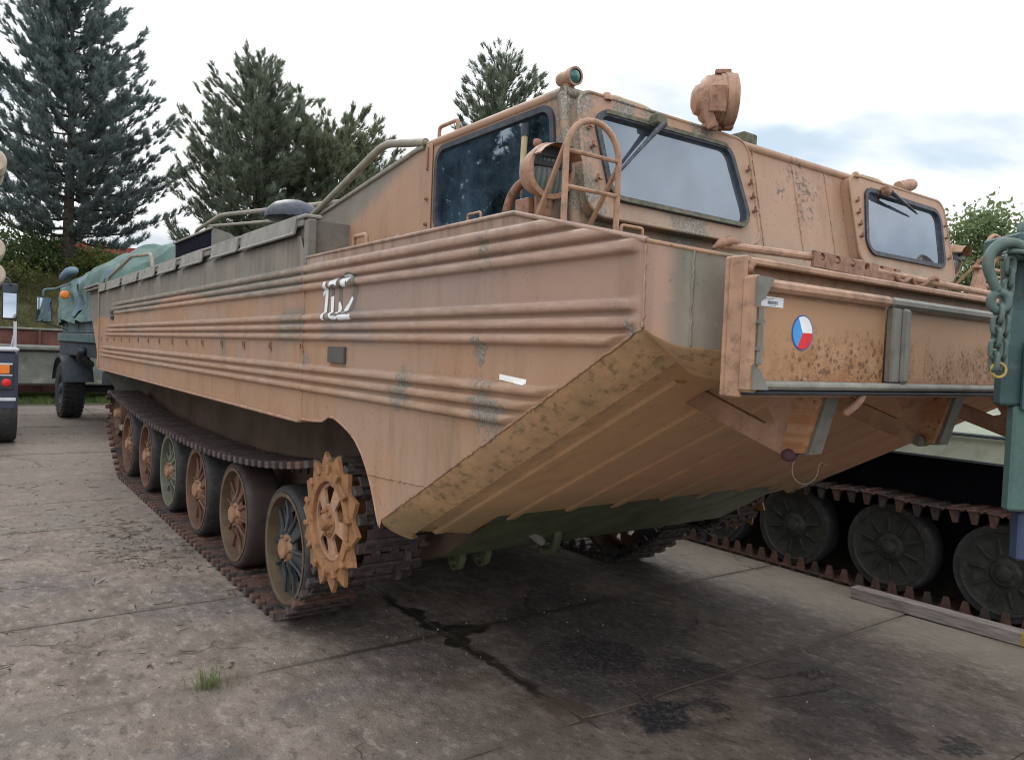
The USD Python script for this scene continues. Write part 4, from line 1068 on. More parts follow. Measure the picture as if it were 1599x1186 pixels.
# ------------------------------------------------------------------ bow board
W = 1.632
bb = obj('bow_board', MB().box(0.200, 0.214, -W, W, 1.618, 1.968, 0.004).box(0.214, 0.262, -W, -W + 0.016, 1.618, 1.968, 0.004).box(0.214, 0.262, W - 0.016, W, 1.618, 1.968, 0.004).box(0.214, 0.250, -W + 0.016, W - 0.016, 1.950, 1.968, 0.004).box(0.214, 0.250, -W + 0.016, W - 0.016, 1.618, 1.632, 0.004), 'fitting_tan', V)
obj('inner_channel', MB().box(0.216, 0.256, -W + 0.018, -W + 0.040, 1.634, 1.948, 0.006), 'fitting_rusty', bb)
fr = MB().box(0.255, 0.292, -1.56, 1.56, 1.885, 1.918, 0.008)
obj('frame_rail', MB().box(0.262, 0.294, -1.603, -0.985, 1.884, 1.914, 0.009), 'fitting_tan', bb, label='tan upper frame rail')
obj('frame_rail', MB().box(0.262, 0.294, -0.98, 1.603, 1.884, 1.914, 0.009), 'grey_paint', bb, label='grey upper frame rail')
obj('frame_rail', MB().box(0.262, 0.300, -1.603, 1.603, 1.640, 1.662, 0.008), 'pale_grey_edge', bb, label='grey lower frame rail')
obj('frame_lip', MB().box(0.250, 0.288, -1.625, 1.625, 1.626, 1.6385, 0.004), 'black_metal', bb)
obj('frame_stile', MB().box(0.258, 0.300, -1.638, -1.605, 1.632, 1.918, 0.008), 'fitting_tan', bb)
obj('frame_stile', MB().box(0.258, 0.300, 1.605, 1.638, 1.632, 1.918, 0.008), 'fitting_tan', bb)
for y in (-0.925, 0.0, 0.925):
    obj('frame_divider', MB().box(0.2685, 0.2935, y - 0.052, y - 0.004, 1.6625, 1.8835, 0.005).box(0.2685, 0.302, y - 0.003, y + 0.038, 1.6625, 1.8835, 0.008) if y < -0.5 or y > 0.5 else MB().box(0.2685, 0.296, y - 0.02, y + 0.02, 1.6625, 1.8835, 0.006), 'grey_paint', bb)
edges = [-1.604, -0.978, -0.886, -0.022, 0.022, 0.872, 0.964, 1.604]
for a, b in zip(edges[::2], edges[1::2]):
    obj('panel', MB().box(0.262, 0.268, a, b, 1.6625, 1.8835), 'board_rust', bb)
    obj('panel_bead', MB().box(0.268, 0.2712, a + 0.01, b - 0.01, 1.8765, 1.8815, 0.001), 'fitting_tan', bb)
for s, z in ((1, 1.9135), (-1, 1.6400)):
    pg = Polygon([(-1.637, 0), (-1.572, 0), (-1.606, -0.050), (-1.637, -0.072)]) if s == 1 else Polygon([(-1.637, 0), (-1.575, 0), (-1.606, 0.042), (-1.637, 0.062)])
    obj('corner_gusset', MB().poly(pg, 0.3015, 0.307, (0, 0, z), Y, Z, X), 'grey_paint', bb)
obj('locking_bar', MB().tube([(0.306, -1.620, 1.70), (0.306, -1.620, 1.84)], 0.008, 8).box(0.301, 0.312, -1.63, -1.61, 1.735, 1.745).box(0.301, 0.312, -1.63, -1.61, 1.80, 1.81), 'grey_paint', bb, smooth=35)
obj('rag', MB().tube(spline([(0.225, -1.612, 1.955), (0.252, -1.600, 1.945), (0.245, -1.612, 1.925), (0.235, -1.605, 1.90)], 14), [0.008, 0.014, 0.017, 0.012, 0.016, 0.011, 0.014, 0.017, 0.010, 0.013, 0.014, 0.010, 0.011, 0.005], 7), 'fitting_rusty', bb, smooth=True)
# roundel
RO = np.array([0.2684, -1.390, 1.789]); rr = 0.043
ro = obj('roundel', MB().poly(Point(0, 0).buffer(rr + 0.0035, quad_segs=20), 0, 0.0008, RO, Y, Z, X), 'roundel_dark_blue', bb)
disc = Point(0, 0).buffer(rr, quad_segs=20)
def sector(a0, a1):
    return Polygon([(0, 0)] + [(0.08 * math.cos(math.radians(a)), 0.08 * math.sin(math.radians(a))) for a in np.linspace(a0, a1, 12)]).intersection(disc)
for nm, a0, a1, mt_ in (('white_sector', 0, 118, 'white_paint'), ('red_sector', 0, -118, 'roundel_red'), ('blue_sector', 118, 242, 'roundel_blue')):
    obj(nm, MB().poly(sector(a0, a1), 0.001, 0.0014, RO, Y, Z, X), mt_, ro)
st = obj('inventory_sticker', MB().box(0.2684, 0.2692, -1.580, -1.480, 1.8475, 1.8725), 'label_white', bb)
mb = MB(); y = -1.545
rg = np.random.default_rng(3)
while y < -1.505:
    w = 0.0006 + 0.0011 * rg.random(); mb.box(0.2693, 0.2695, y, y + w, 1.8535, 1.8620); y += w + 0.0006 + 0.0008 * rg.random()
mb.box(0.2693, 0.2695, -1.575, -1.52, 1.8665, 1.8678).box(0.2693, 0.2695, -1.575, -1.555, 1.8635, 1.8645).box(0.2693, 0.2695, -1.540, -1.51, 1.850, 1.8510)
obj('print', mb, 'label_ink', st, smooth=False)
# triangular arms under the board
for k, y in enumerate((-1.15, -0.35, 0.45, 1.25)):
    side = Polygon([(-0.48, 1.612), (0.07, 1.432), (0.135, 1.452), (0.185, 1.66), (-0.40, 1.66)])
    hole = Polygon([(-0.24, 1.612), (0.00, 1.527), (0.03, 1.535), (-0.035, 1.628), (-0.22, 1.628)]).buffer(0.006)
    pl = obj('board_arm', MB().poly(side.difference(hole), -0.012, 0.012, (0, y, 0), X, Z, Y), 'fitting_tan', V)
    obj('arm_flange', MB().add([(0.075, y - 0.026, 1.44), (0.140, y - 0.026, 1.445), (0.195, y - 0.026, 1.628), (0.12, y - 0.026, 1.628), (0.075, y + 0.004, 1.44), (0.140, y + 0.004, 1.445), (0.195, y + 0.004, 1.628), (0.12, y + 0.004, 1.628)], [[0, 1, 2, 3], [4, 7, 6, 5], [0, 4, 5, 1], [1, 5, 6, 2], [3, 2, 6, 7]]), 'board_rust', pl, smooth=False, label='orange rust-spotted front flange')
    obj('arm_flange', MB().add([(0.10, y + 0.005, 1.436), (0.150, y + 0.005, 1.441), (0.202, y + 0.005, 1.628), (0.13, y + 0.005, 1.628), (0.10, y + 0.07, 1.436), (0.150, y + 0.07, 1.441), (0.202, y + 0.07, 1.628), (0.13, y + 0.07, 1.628)], [[0, 1, 2, 3], [4, 7, 6, 5], [0, 4, 5, 1], [1, 5, 6, 2], [3, 2, 6, 7]]), 'grey_paint', pl, smooth=False)
    if k == 0:
        obj('pivot_knob', MB().rev([(0.001, -0.026), (0.014, -0.024), (0.019, -0.01), (0.019, 0.012), (0.014, 0.024), (0.001, 0.026)], (0.105, y - 0.025, 1.436), Y, 14), 'purple_rag', pl, smooth=True)
        obj('wire_loop', MB().tube(spline([(0.12, y - 0.02, 1.42), (0.125, y - 0.025, 1.37), (0.135, y + 0.01, 1.352), (0.15, y + 0.05, 1.375), (0.15, y + 0.06, 1.405), (0.15, y + 0.10, 1.405)], 24), 0.0012, 4), 'pale_grey_edge', pl, smooth=True)
        obj('hinge_bolt', MB().tube(spline([(0.26, y + 0.05, 1.652), (0.272, y + 0.06, 1.63), (0.265, y + 0.045, 1.60), (0.24, y + 0.03, 1.57)], 14), 0.012, 7), 'fitting_tan', pl, smooth=True)
    else:
        obj('pivot_knob', MB().rev([(0.001, -0.03), (0.02, -0.025), (0.022, 0.02), (0.001, 0.03)], (0.10, y - 0.02, 1.452), Y, 12), 'grey_paint', pl, smooth=35)

# ------------------------------------------------------------------ cab
CN = unit([1, 0, 0.2122]); CE = unit([-0.2122, 0, 1]); CO = np.array([-0.656, 0, 2.188]); KS = 1 / CE[2]
def cpoly(mb, pg, t0, t1):
    """polygon given as (y, z) on the leaning front plane"""
    pg = affinity.affine_transform(pg, [1, 0, 0, KS, 0, -2.188 * KS])
    return mb.poly(pg, t0, t1, CO, Y, CE, CN)
def cpt(y, z, off=0.0):
    return CO + Y * y + CE * (z - 2.188) * KS + CN * off
CY = 1.40; RZ = 2.68
def mir(pg, s):
    return pg if s < 0 else affinity.scale(pg, -1, 1, origin=(0, 0))
holeL = Polygon([(-1.312, 2.595), (-0.540, 2.605), (-0.462, 2.272), (-1.268, 2.276)]).buffer(-0.062).buffer(0.062, quad_segs=8)
frameL = unary_union([rrect(-1.385, -0.40, 2.20, 2.665, 0.075), Point(-1.27, 2.32).buffer(0.1)])
holes = {-1: holeL, 1: mir(holeL, 1)}
front = sbox(-CY + 0.02, 2.10, CY - 0.02, RZ - 0.005).difference(unary_union([h.buffer(0.02) for h in holes.values()]))
obj('cab_front', cpoly(MB(), front, -0.02, 0.0), 'cab_paint', V)
for s in (-1, 1):
    hl = holes[s]
    wf = obj('windscreen_frame', cpoly(MB(), mir(frameL, s).difference(hl.buffer(0.012)), 0.001, 0.055), 'cab_paint', V)
    obj('rubber_gasket', cpoly(MB(), hl.buffer(0.012).difference(hl.buffer(-0.010)), 0.04, 0.066), 'gasket_rubber', wf)
    bot = hl.buffer(0.010).difference(hl.buffer(-0.006)).intersection(sbox(-1.4 if s < 0 else 0.4, 2.2, -0.4 if s < 0 else 1.4, 2.31))
    if s < 0:
        obj('mossy_gasket', cpoly(MB(), bot, 0.066, 0.070), 'gasket_moss', wf)
        top = hl.buffer(0.014).difference(hl.buffer(-0.003)).intersection(sbox(-1.26, 2.585, -0.56, 2.7))
        obj('mossy_gasket', cpoly(MB(), top, 0.066, 0.070), 'gasket_moss', wf)
    obj('windscreen', cpoly(MB(), hl.buffer(0.004), 0.046, 0.049), 'glass_front', wf)
    # outer rounded rim of the frame
    ext = np.array(mir(frameL, s).exterior.coords)[:-1]
    obj('frame_bead', MB().tube([cpt(y, z, 0.052) for y, z in ext], 0.008, 6, closed=True), 'cab_paint', wf, smooth=True)
    for (y, z) in ((-1.352, 2.52), (-1.345, 2.45), (-1.335, 2.33), (-0.435, 2.525), (-0.432, 2.465), (-0.43, 2.405), (-0.428, 2.345)):
        yy = y if s < 0 else -y
        q = cpt(yy, z, 0.056)
        mb = MB().cyl(q, q + CN * 0.014, 0.006, n=8)
        mb.obox(q + CN * 0.012 + Z * 0.006, np.eye(3), (0.004, 0.004, 0.013)).obox(q + CN * 0.012 + Y * 0.006 * -s, np.eye(3), (0.004, 0.011, 0.003))
        obj('wing_bolt', mb, 'fitting_rusty', wf)
# sides
sideP = Polygon([(-1.765, 2.12), (-1.765, RZ), (-0.762, RZ), (-0.645, 2.12)])
sideH = Polygon([(-1.63, 2.30), (-1.63, 2.60), (-0.85, 2.60), (-0.815, 2.30)]).buffer(0.035).buffer(-0.065).buffer(0.065, quad_segs=8)
for s in (-1, 1):
    cs = obj('cab_side', MB().poly(sideP.difference(sideH.buffer(0.012)), 0, 0.02, (0, s * CY, 0), X, Z, Y * -s), 'cab_paint', V)
    obj('rubber_gasket', MB().poly(sideH.buffer(0.012).difference(sideH.buffer(-0.012)), -0.012, 0.008, (0, s * CY, 0), X, Z, Y * -s), 'gasket_rubber', cs)
    obj('side_window', MB().poly(sideH.buffer(0.004), 0.002, 0.006, (0, s * CY, 0), X, Z, Y * -s), 'glass_side' if s < 0 else 'glass_clear', cs)
    obj('rear_pillar', MB().box(-1.765, -1.705, min(s * 1.402, s * 1.412), max(s * 1.402, s * 1.412), 2.185, 2.675, 0.004), 'cab_paint', cs)
    for z in (2.30, 2.42):
        obj('hinge_bolt', MB().rev([(0.001, 0.016), (0.009, 0.012), (0.011, 0.0)], (-1.735, s * 1.411, z), Y * s, 10), 'fitting_rusty', cs, smooth=True)
    obj('latch', MB().box(-1.742, -1.732, min(s * 1.412, s * 1.422), max(s * 1.412, s * 1.422), 2.55, 2.66, 0.003), 'fitting_rusty', cs)
    obj('roof_edge', MB().tube([(-1.765, s * 1.388, RZ - 0.004), (-0.775, s * 1.388, RZ - 0.004)], 0.022, 10), 'cab_paint', V, smooth=True)
    obj('corner_pillar', MB().tube([(-0.778, s * 1.386, RZ - 0.008), (-0.666, s * 1.386, 2.15)], 0.024, 10), 'cab_paint', V, smooth=True)
    tri = Polygon([(-1.767, 2.15), (-1.767, 2.672), (-1.83, 2.672), (-3.22, 2.495), (-3.22, 2.15)])
    obj('sloping_wall', MB().poly(tri, 0.004, 0.02, (0, s * CY, 0), X, Z, Y * -s), 'cab_paint', V)
    obj('wall_capping', MB().tube([(-3.24, s * 1.397, 2.497), (-1.86, s * 1.397, 2.676), (-1.80, s * 1.397, 2.676)], 0.013, 8), 'pale_grey_edge', V, smooth=True)
    obj('tube_frame', MB().tube(bend([(-3.27, s * 1.42, 2.19), (-3.25, s * 1.415, 2.50), (-2.235, s * 1.40, 2.775), (-1.79, s * 1.398, 2.695)], 0.10, 8), 0.020, 10), 'rail_green_grey', V, smooth=True)
obj('cab_roof', MB().box(-1.775, -0.765, -1.385, 1.385, RZ + 0.002, RZ + 0.016, 0.005), 'cab_paint', V)
obj('cab_rear_wall', MB().box(-1.79, -1.768, -1.395, 1.395, 2.12, RZ), 'cab_paint', V)
obj('roof_edge', MB().tube([(-0.768, -1.388, RZ - 0.003), (-0.768, 1.388, RZ - 0.003)], 0.022, 10), 'cab_paint', V, smooth=True)
obj('dashboard', MB().box(-0.95, -0.72, -1.34, 1.34, 2.12, 2.22, 0.02), 'black_metal', V)
for y in (-0.8, 0.8):
    obj('seat_back', MB().box(-1.60, -1.50, y - 0.25, y + 0.25, 2.0, 2.46, 0.04), 'black_metal', V)
for y in (-0.30, 0.0, 0.27):
    q = [cpt(y, 2.19, 0.001), cpt(y, 2.675, 0.001)]
    obj('panel_joint', weld(q, 0.003, 31 + int(y * 10)), 'cab_paint', V, smooth=True)
# roof and front fittings
obj('roof_handle', ubar((-1.705, -1.375, 2.69), (-1.54, -1.375, 2.69), 0.062, 0.009), 'fitting_tan', V, smooth=True)
ml = obj('marker_lamp', MB().rev([(0.001, -0.065), (0.024, -0.06), (0.027, -0.05), (0.027, 0.01), (0.034, 0.014), (0.034, 0.036), (0.026, 0.036)], (-0.775, -1.36, 2.738), unit([1, -0.05, -0.10]), 20), 'fitting_tan', V, smooth=35)
obj('lens', MB().rev([(0.026, 0.030), (0.018, 0.037), (0.001, 0.040)], (-0.775, -1.36, 2.738), unit([1, -0.05, -0.10]), 20), 'lens_green', ml, smooth=True)
obj('lamp_bracket', MB().box(-0.80, -0.76, -1.375, -1.345, 2.69, 2.72, 0.004), 'fitting_tan', ml)
obj('roof_pipe', MB().tube(spline([(-0.735, -1.235, 2.665), (-0.735, -1.20, 2.690), (-0.735, -1.10, 2.695), (-0.73, -1.0, 2.688), (-0.72, -0.955, 2.662)], 20), 0.0115, 8), 'hose_beige', V, smooth=True)
obj('roof_pipe', MB().tube(spline([(-0.735, 0.49, 2.665), (-0.735, 0.53, 2.688), (-0.735, 0.62, 2.695), (-0.73, 0.74, 2.690), (-0.72, 0.80, 2.662)], 20), 0.0115, 8), 'hose_beige', V, smooth=True)
for y in (-1.235, 0.47):
    obj('pipe_clip', MB().rev([(0.001, 0.03), (0.014, 0.026), (0.02, 0.01), (0.02, 0.0)], cpt(y, 2.655, 0.05), Z, 10), 'fitting_tan', V, smooth=True)
for s, yy, tip in ((-1, -1.0, (-1.205, 2.395)), (1, 0.70, (0.99, 2.545))):
    w = obj('wiper', MB().obox(cpt(yy, 2.610, 0.085), [Y, CE, CN], (0.035, 0.022, 0.020), 0.008), 'gasket_moss' if s < 0 else 'fitting_rusty', V)
    a, b = cpt(yy + 0.01, 2.60, 0.100), cpt(tip[0], tip[1], 0.078)
    k = a + (b - a) * 0.45
    obj('wiper_arm', MB().tube([a, k, b], [0.013, 0.008, 0.003], 6), 'blue_black_paint', w, smooth=True)
    obj('wiper_blade', MB().tube([a + (b - a) * 0.45 - CN * 0.006, b - CN * 0.004, b + (b - a) * 0.10 - CN * 0.004], [0.006, 0.006, 0.004], 6), 'gasket_rubber', w, smooth=True)
# searchlight on the roof front
SL = np.array([-0.715, -0.60, 2.812]); sd = unit([0.62, 0.78, 0.02])
sl = obj('searchlight', MB().rev([(0.001, -0.110), (0.035, -0.107), (0.058, -0.095), (0.066, -0.075), (0.084, -0.068), (0.098, -0.050), (0.103, -0.02), (0.103, 0.0), (0.107, 0.004), (0.107, 0.02), (0.112, 0.024), (0.112, 0.05), (0.108, 0.054), (0.108, 0.07), (0.096, 0.075), (0.05, 0.085), (0.001, 0.088)], SL, sd, 32), 'fitting_tan', V, smooth=35)
e1 = unit(np.cross(Z, sd)); 
yk = [SL + e1 * -0.118 + Z * 0.02, SL + e1 * -0.118 - Z * 0.06, SL - Z * 0.128 - e1 * 0.03, SL - Z * 0.135]
obj('yoke', MB().obox(SL - e1 * 0.112 - sd * 0.02 - Z * 0.03, [e1, sd, Z], (0.008, 0.035, 0.055), 0.004).obox(SL - e1 * 0.105 - sd * 0.055 - Z * 0.09, [e1, unit(sd + Z * 0.35), unit(Z - sd * 0.35)], (0.008, 0.022, 0.06), 0.004).cyl(SL - Z * 0.15 - e1 * 0.08 - sd * 0.03, SL - Z * 0.118 - e1 * 0.085 - sd * 0.03, 0.022, n=12), 'fitting_rusty', sl)
for q, hh in ((SL + Z * 0.106 + sd * 0.02 - e1 * 0.03, (0.016, 0.025, 0.010)), (SL - Z * 0.112 + sd * 0.05, (0.02, 0.02, 0.012)), (SL + Z * 0.10 - sd * 0.01 - e1 * 0.05, (0.012, 0.014, 0.010))):
    obj('clip', MB().obox(q, [e1, sd, Z], hh, 0.003), 'fitting_rusty', sl)
obj('light_base', MB().box(-0.76, -0.70, -0.66, -0.56, 2.69, 2.705, 0.003), 'fitting_tan', sl)
obj('roof_block', MB().box(-0.90, -0.80, -0.30, -0.20, 2.697, 2.765, 0.008), 'gasket_moss', V)
obj('roof_lamp', MB().rev([(0.001, -0.09), (0.03, -0.085), (0.034, 0.03), (0.03, 0.05), (0.001, 0.052)], (-0.74, 1.05, 2.725), unit([0.1, 1, 0.25]), 16), 'fitting_tan', V, smooth=35)
# headlight in its guard, both sides
def headlight(s):
    c = np.array([-0.705, s * -1.505, 2.352]); ax = unit([1, s * -0.10, -0.06])
    h = obj('headlight', MB().rev([(0.001, -0.10), (0.04, -0.095), (0.072, -0.072), (0.088, -0.03), (0.090, 0.0), (0.096, 0.004), (0.099, 0.02), (0.096, 0.036), (0.080, 0.040), (0.078, 0.028)], c, ax, 28), 'fitting_tan', V, smooth=35)
    obj('lens', MB().rev([(0.080, 0.026), (0.05, 0.034), (0.001, 0.038)], c, ax, 28), 'lamp_glass', h, smooth=True)
    u = unit(np.cross(ax, Y)); u = u if u[2] > 0 else -u; w = np.cross(u, ax)
    mb = MB()
    a = np.linspace(0.16 * PI, 0.84 * PI, 9)
    inn = [c + ax * 0.036 + (w * math.cos(k) + u * math.sin(k)) * 0.094 for k in a]
    out = [c + ax * 0.092 + (w * math.cos(k) + u * (math.sin(k) * 0.85 + 0.05)) * 0.097 for k in a]
    v = inn + out; n = len(a)
    mb.add(v, [[k, k + 1, n + k + 1, n + k] for k in range(n - 1)]); mb.add([q - u * 0.004 for q in v], [[k, n + k, n + k + 1, k + 1] for k in range(n - 1)])
    obj('hood', mb, 'fitting_tan', h, smooth=True)
    pg = Point(0, 0).buffer(0.082, quad_segs=12).intersection(sbox(-0.1, 0.012, 0.1, 0.1)).difference(rrect(-0.05, 0.05, 0.03, 0.045, 0.004))
    obj('blackout_mask', MB().poly(pg, 0.036, 0.042, c, w, u, ax), 'black_metal', h)
    obj('clamp', MB().rev([(0.001, 0.022), (0.014, 0.018), (0.016, 0), (0.001, -0.01)], c + u * 0.095 - ax * 0.03 - w * 0.03, u, 10), 'fitting_rusty', h, smooth=True)
    obj('stalk', MB().tube(spline([(-0.955, s * -1.50, 2.17), (-0.95, s * -1.50, 2.24), (-0.92, s * -1.50, 2.30), (-0.87, s * -1.50, 2.335), (-0.80, s * -1.503, 2.335)], 18), 0.018, 9), 'fitting_rusty', h, smooth=True)
    obj('pedestal', MB().box(-0.83, -0.75, s * -1.52 - 0.03, s * -1.52 + 0.03, 2.18, 2.265, 0.004).cyl((-0.72, s * -1.505, 2.165), (-0.715, s * -1.505, 2.27), 0.03, 0.035, n=12), 'fitting_rusty', h)
    gd = MB(); y0, y1 = s * -1.618, s * -1.388; x = -0.462; r = 0.0105
    a = np.linspace(PI, 0, 13); ym, hw = (y0 + y1) / 2, (y0 - y1) / 2
    arch = [(x, y0, 2.122)] + [(x, ym + hw * -math.cos(k), 2.362 + 0.115 * math.sin(k)) for k in a] + [(x, y1, 2.122)]
    gdo = obj('lamp_guard', gd.tube(arch, r, 10), 'fitting_tan', V, smooth=True)
    for z in (2.365, 2.25):
        obj('guard_rung', MB().cyl((x, y0, z), (x, y1, z), 0.0075, n=8), 'fitting_tan', gdo, smooth=35)
    obj('guard_strut', MB().cyl((x - 0.005, y0, 2.385), (-0.63, s * -1.60, 2.165), 0.009, n=8), 'fitting_tan', gdo, smooth=35)
    obj('guard_strut', MB().cyl((x - 0.005, y1, 2.345), (-0.63, s * -1.365, 2.165), 0.009, n=8), 'fitting_tan', gdo, smooth=35)
headlight(1); headlight(-1)
obj('aerial_stub', MB().cyl((-0.905, -1.47, 2.18), (-0.900, -1.47, 2.36), 0.004, n=6).cyl((-0.90, -1.47, 2.40), (-0.895, -1.47, 2.53), 0.012, n=8).cyl((-0.90, -1.47, 2.355), (-0.90, -1.47, 2.405), 0.006, n=6), 'hose_beige', V)
obj('aerial_cap', MB().cyl((-0.895, -1.47, 2.525), (-0.894, -1.47, 2.57), 0.015, n=8), 'gasket_rubber', V)
# folding strut, perforated rack and deck clutter
obj('folding_strut', MB().tube([(-0.15, -1.22, 2.078), (-0.15, -0.40, 2.102)], 0.014, 10).tube([(-0.15, -0.30, 2.085), (-0.15, 0.9, 2.075)], 0.014, 10), 'fitting_tan', V, smooth=35)
obj('canvas_wrap', MB().tube(spline([(-0.15, -1.26, 2.062), (-0.14, -1.22, 2.085), (-0.15, -1.16, 2.094), (-0.17, -1.08, 2.085)], 12), [0.006, 0.010, 0.017, 0.013, 0.018, 0.014, 0.017, 0.0145, 0.017, 0.0145, 0.015, 0.0142], 7), 'fitting_rusty', V, smooth=True)
L_ = 0.62
pg = sbox(0, -0.026, L_, 0.030)
for k in range(6):
    pg = pg.difference(affinity.scale(Point(0.05 + 0.104 * k, 0.013).buffer(0.014), 1.35, 1.0)) if k < 4 else pg.difference(unary_union([Point(0.05 + 0.104 * k, 0.014).buffer(0.018), sbox(0.036 + 0.104 * k, 0.014, 0.060 + 0.104 * k, 0.04)]))
obj('perforated_rack', MB().poly(pg, -0.006, 0.006, (-0.135, -0.74, 2.083), unit([-0.02, 1, -0.012]), unit([0, 0.012, 1]), X), 'fitting_rusty', V)
obj('knotted_rope', MB().tube(spline([(-0.14, -0.16, 2.075), (-0.13, -0.10, 2.062), (-0.14, -0.04, 2.082), (-0.15, 0.02, 2.055), (-0.14, 0.10, 2.078), (-0.16, 0.22, 2.06)], 26), 0.010, 7), 'fitting_rusty', V, smooth=True)
obj('deck_bracket', MB().poly(Polygon([(0.86, 2.08), (1.06, 2.08), (0.99, 2.16), (1.09, 2.225), (0.93, 2.235)]), -0.012, 0.012, (-0.30, 0, 0), Y, Z, X).box(-0.32, -0.28, 0.90, 1.14, 2.225, 2.24, 0.004), 'fitting_tan', V)
obj('deck_bracket', MB().poly(Polygon([(1.16, 2.08), (1.38, 2.08), (1.38, 2.24), (1.24, 2.18)]), -0.012, 0.012, (-0.33, 0, 0), Y, Z, X).tube([(-0.30, 1.0, 2.15), (-0.30, 1.4, 2.13)], 0.013, 8), 'fitting_tan', V)
obj('tow_ring', MB().tube(spline([(-0.45, 1.46, 2.12), (-0.45, 1.455, 2.36), (-0.45, 1.50, 2.45), (-0.45, 1.56, 2.452), (-0.45, 1.60, 2.40)], 22), 0.014, 8), 'fitting_tan', V, smooth=True)

# ventilator dome, scoop and rails over the cargo well
dm = obj('ventilator_dome', MB().rev([(0.001, 0.135), (0.07, 0.13), (0.135, 0.108), (0.18, 0.07), (0.20, 0.03), (0.20, 0.0), (0.185, -0.012), (0.10, -0.03), (0.05, -0.035)], (-4.08, -1.22, 2.63), Z, 32), 'blue_black_paint', V, smooth=50)
obj('stack', MB().cyl((-4.08, -1.22, 1.42), (-4.08, -1.22, 2.61), 0.085, n=16), 'grey_paint', dm, smooth=35)
a = np.linspace(0, PI / 2, 8)
pr = [(0, 0.0)] + [(0.30 * math.sin(k), 0.0 + 0.24 * math.cos(k)) for k in a]
sc = obj('air_scoop', MB().grid(lambda x, k: (x, -1.40 + 0.34 * math.sin(a[k]), 2.44 + 0.27 * math.cos(a[k])), [-7.05, -5.62], range(8)), 'pale_grey_edge', V, smooth=50)
for x in (-7.05, -5.62):
    pg = Polygon([(-1.40, 2.42), (-1.06, 2.42)] + [(-1.40 + 0.34 * math.sin(k), 2.44 + 0.27 * math.cos(k)) for k in a[::-1]])
    obj('scoop_end', MB().poly(pg, -0.006, 0.006, (x, 0, 0), Y, Z, X), 'grey_paint', sc)
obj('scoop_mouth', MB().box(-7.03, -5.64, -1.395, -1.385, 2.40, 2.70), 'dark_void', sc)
obj('scoop_lip', MB().tube([(-7.07, -1.405, 2.712), (-5.60, -1.405, 2.712)], 0.012, 6), 'pale_grey_edge', sc, smooth=True)
obj('scoop_base', MB().box(-7.05, -5.62, -1.40, -1.05, 1.43, 2.42), 'grey_paint', sc)
obj('cargo_rail', MB().tube(bend([(-8.10, -0.97, 2.44), (-8.06, -0.97, 3.00), (-6.98, -0.97, 3.055), (-4.15, -0.97, 2.785), (-3.2, -0.97, 2.70), (-3.15, -0.97, 1.44)], 0.12, 8), 0.021, 8), 'rail_green_grey', V, smooth=True)
obj('cargo_rail', MB().tube(bend([(-9.4, -0.50, 1.44), (-9.40, -0.50, 3.27), (-7.12, -0.50, 3.06), (-4.6, -0.50, 2.82), (-4.5, -0.50, 1.43)], 0.10, 6), 0.018, 8), 'rail_green_grey', V, smooth=True)
obj('stern_rail', MB().tube(bend([(-10.69, -1.5, 2.38), (-10.70, -1.5, 2.56), (-8.96, -1.5, 2.72), (-7.74, -1.5, 2.65), (-7.6, -1.5, 2.43)], 0.10, 6), 0.022, 8), 'rail_green_grey', V, smooth=True)

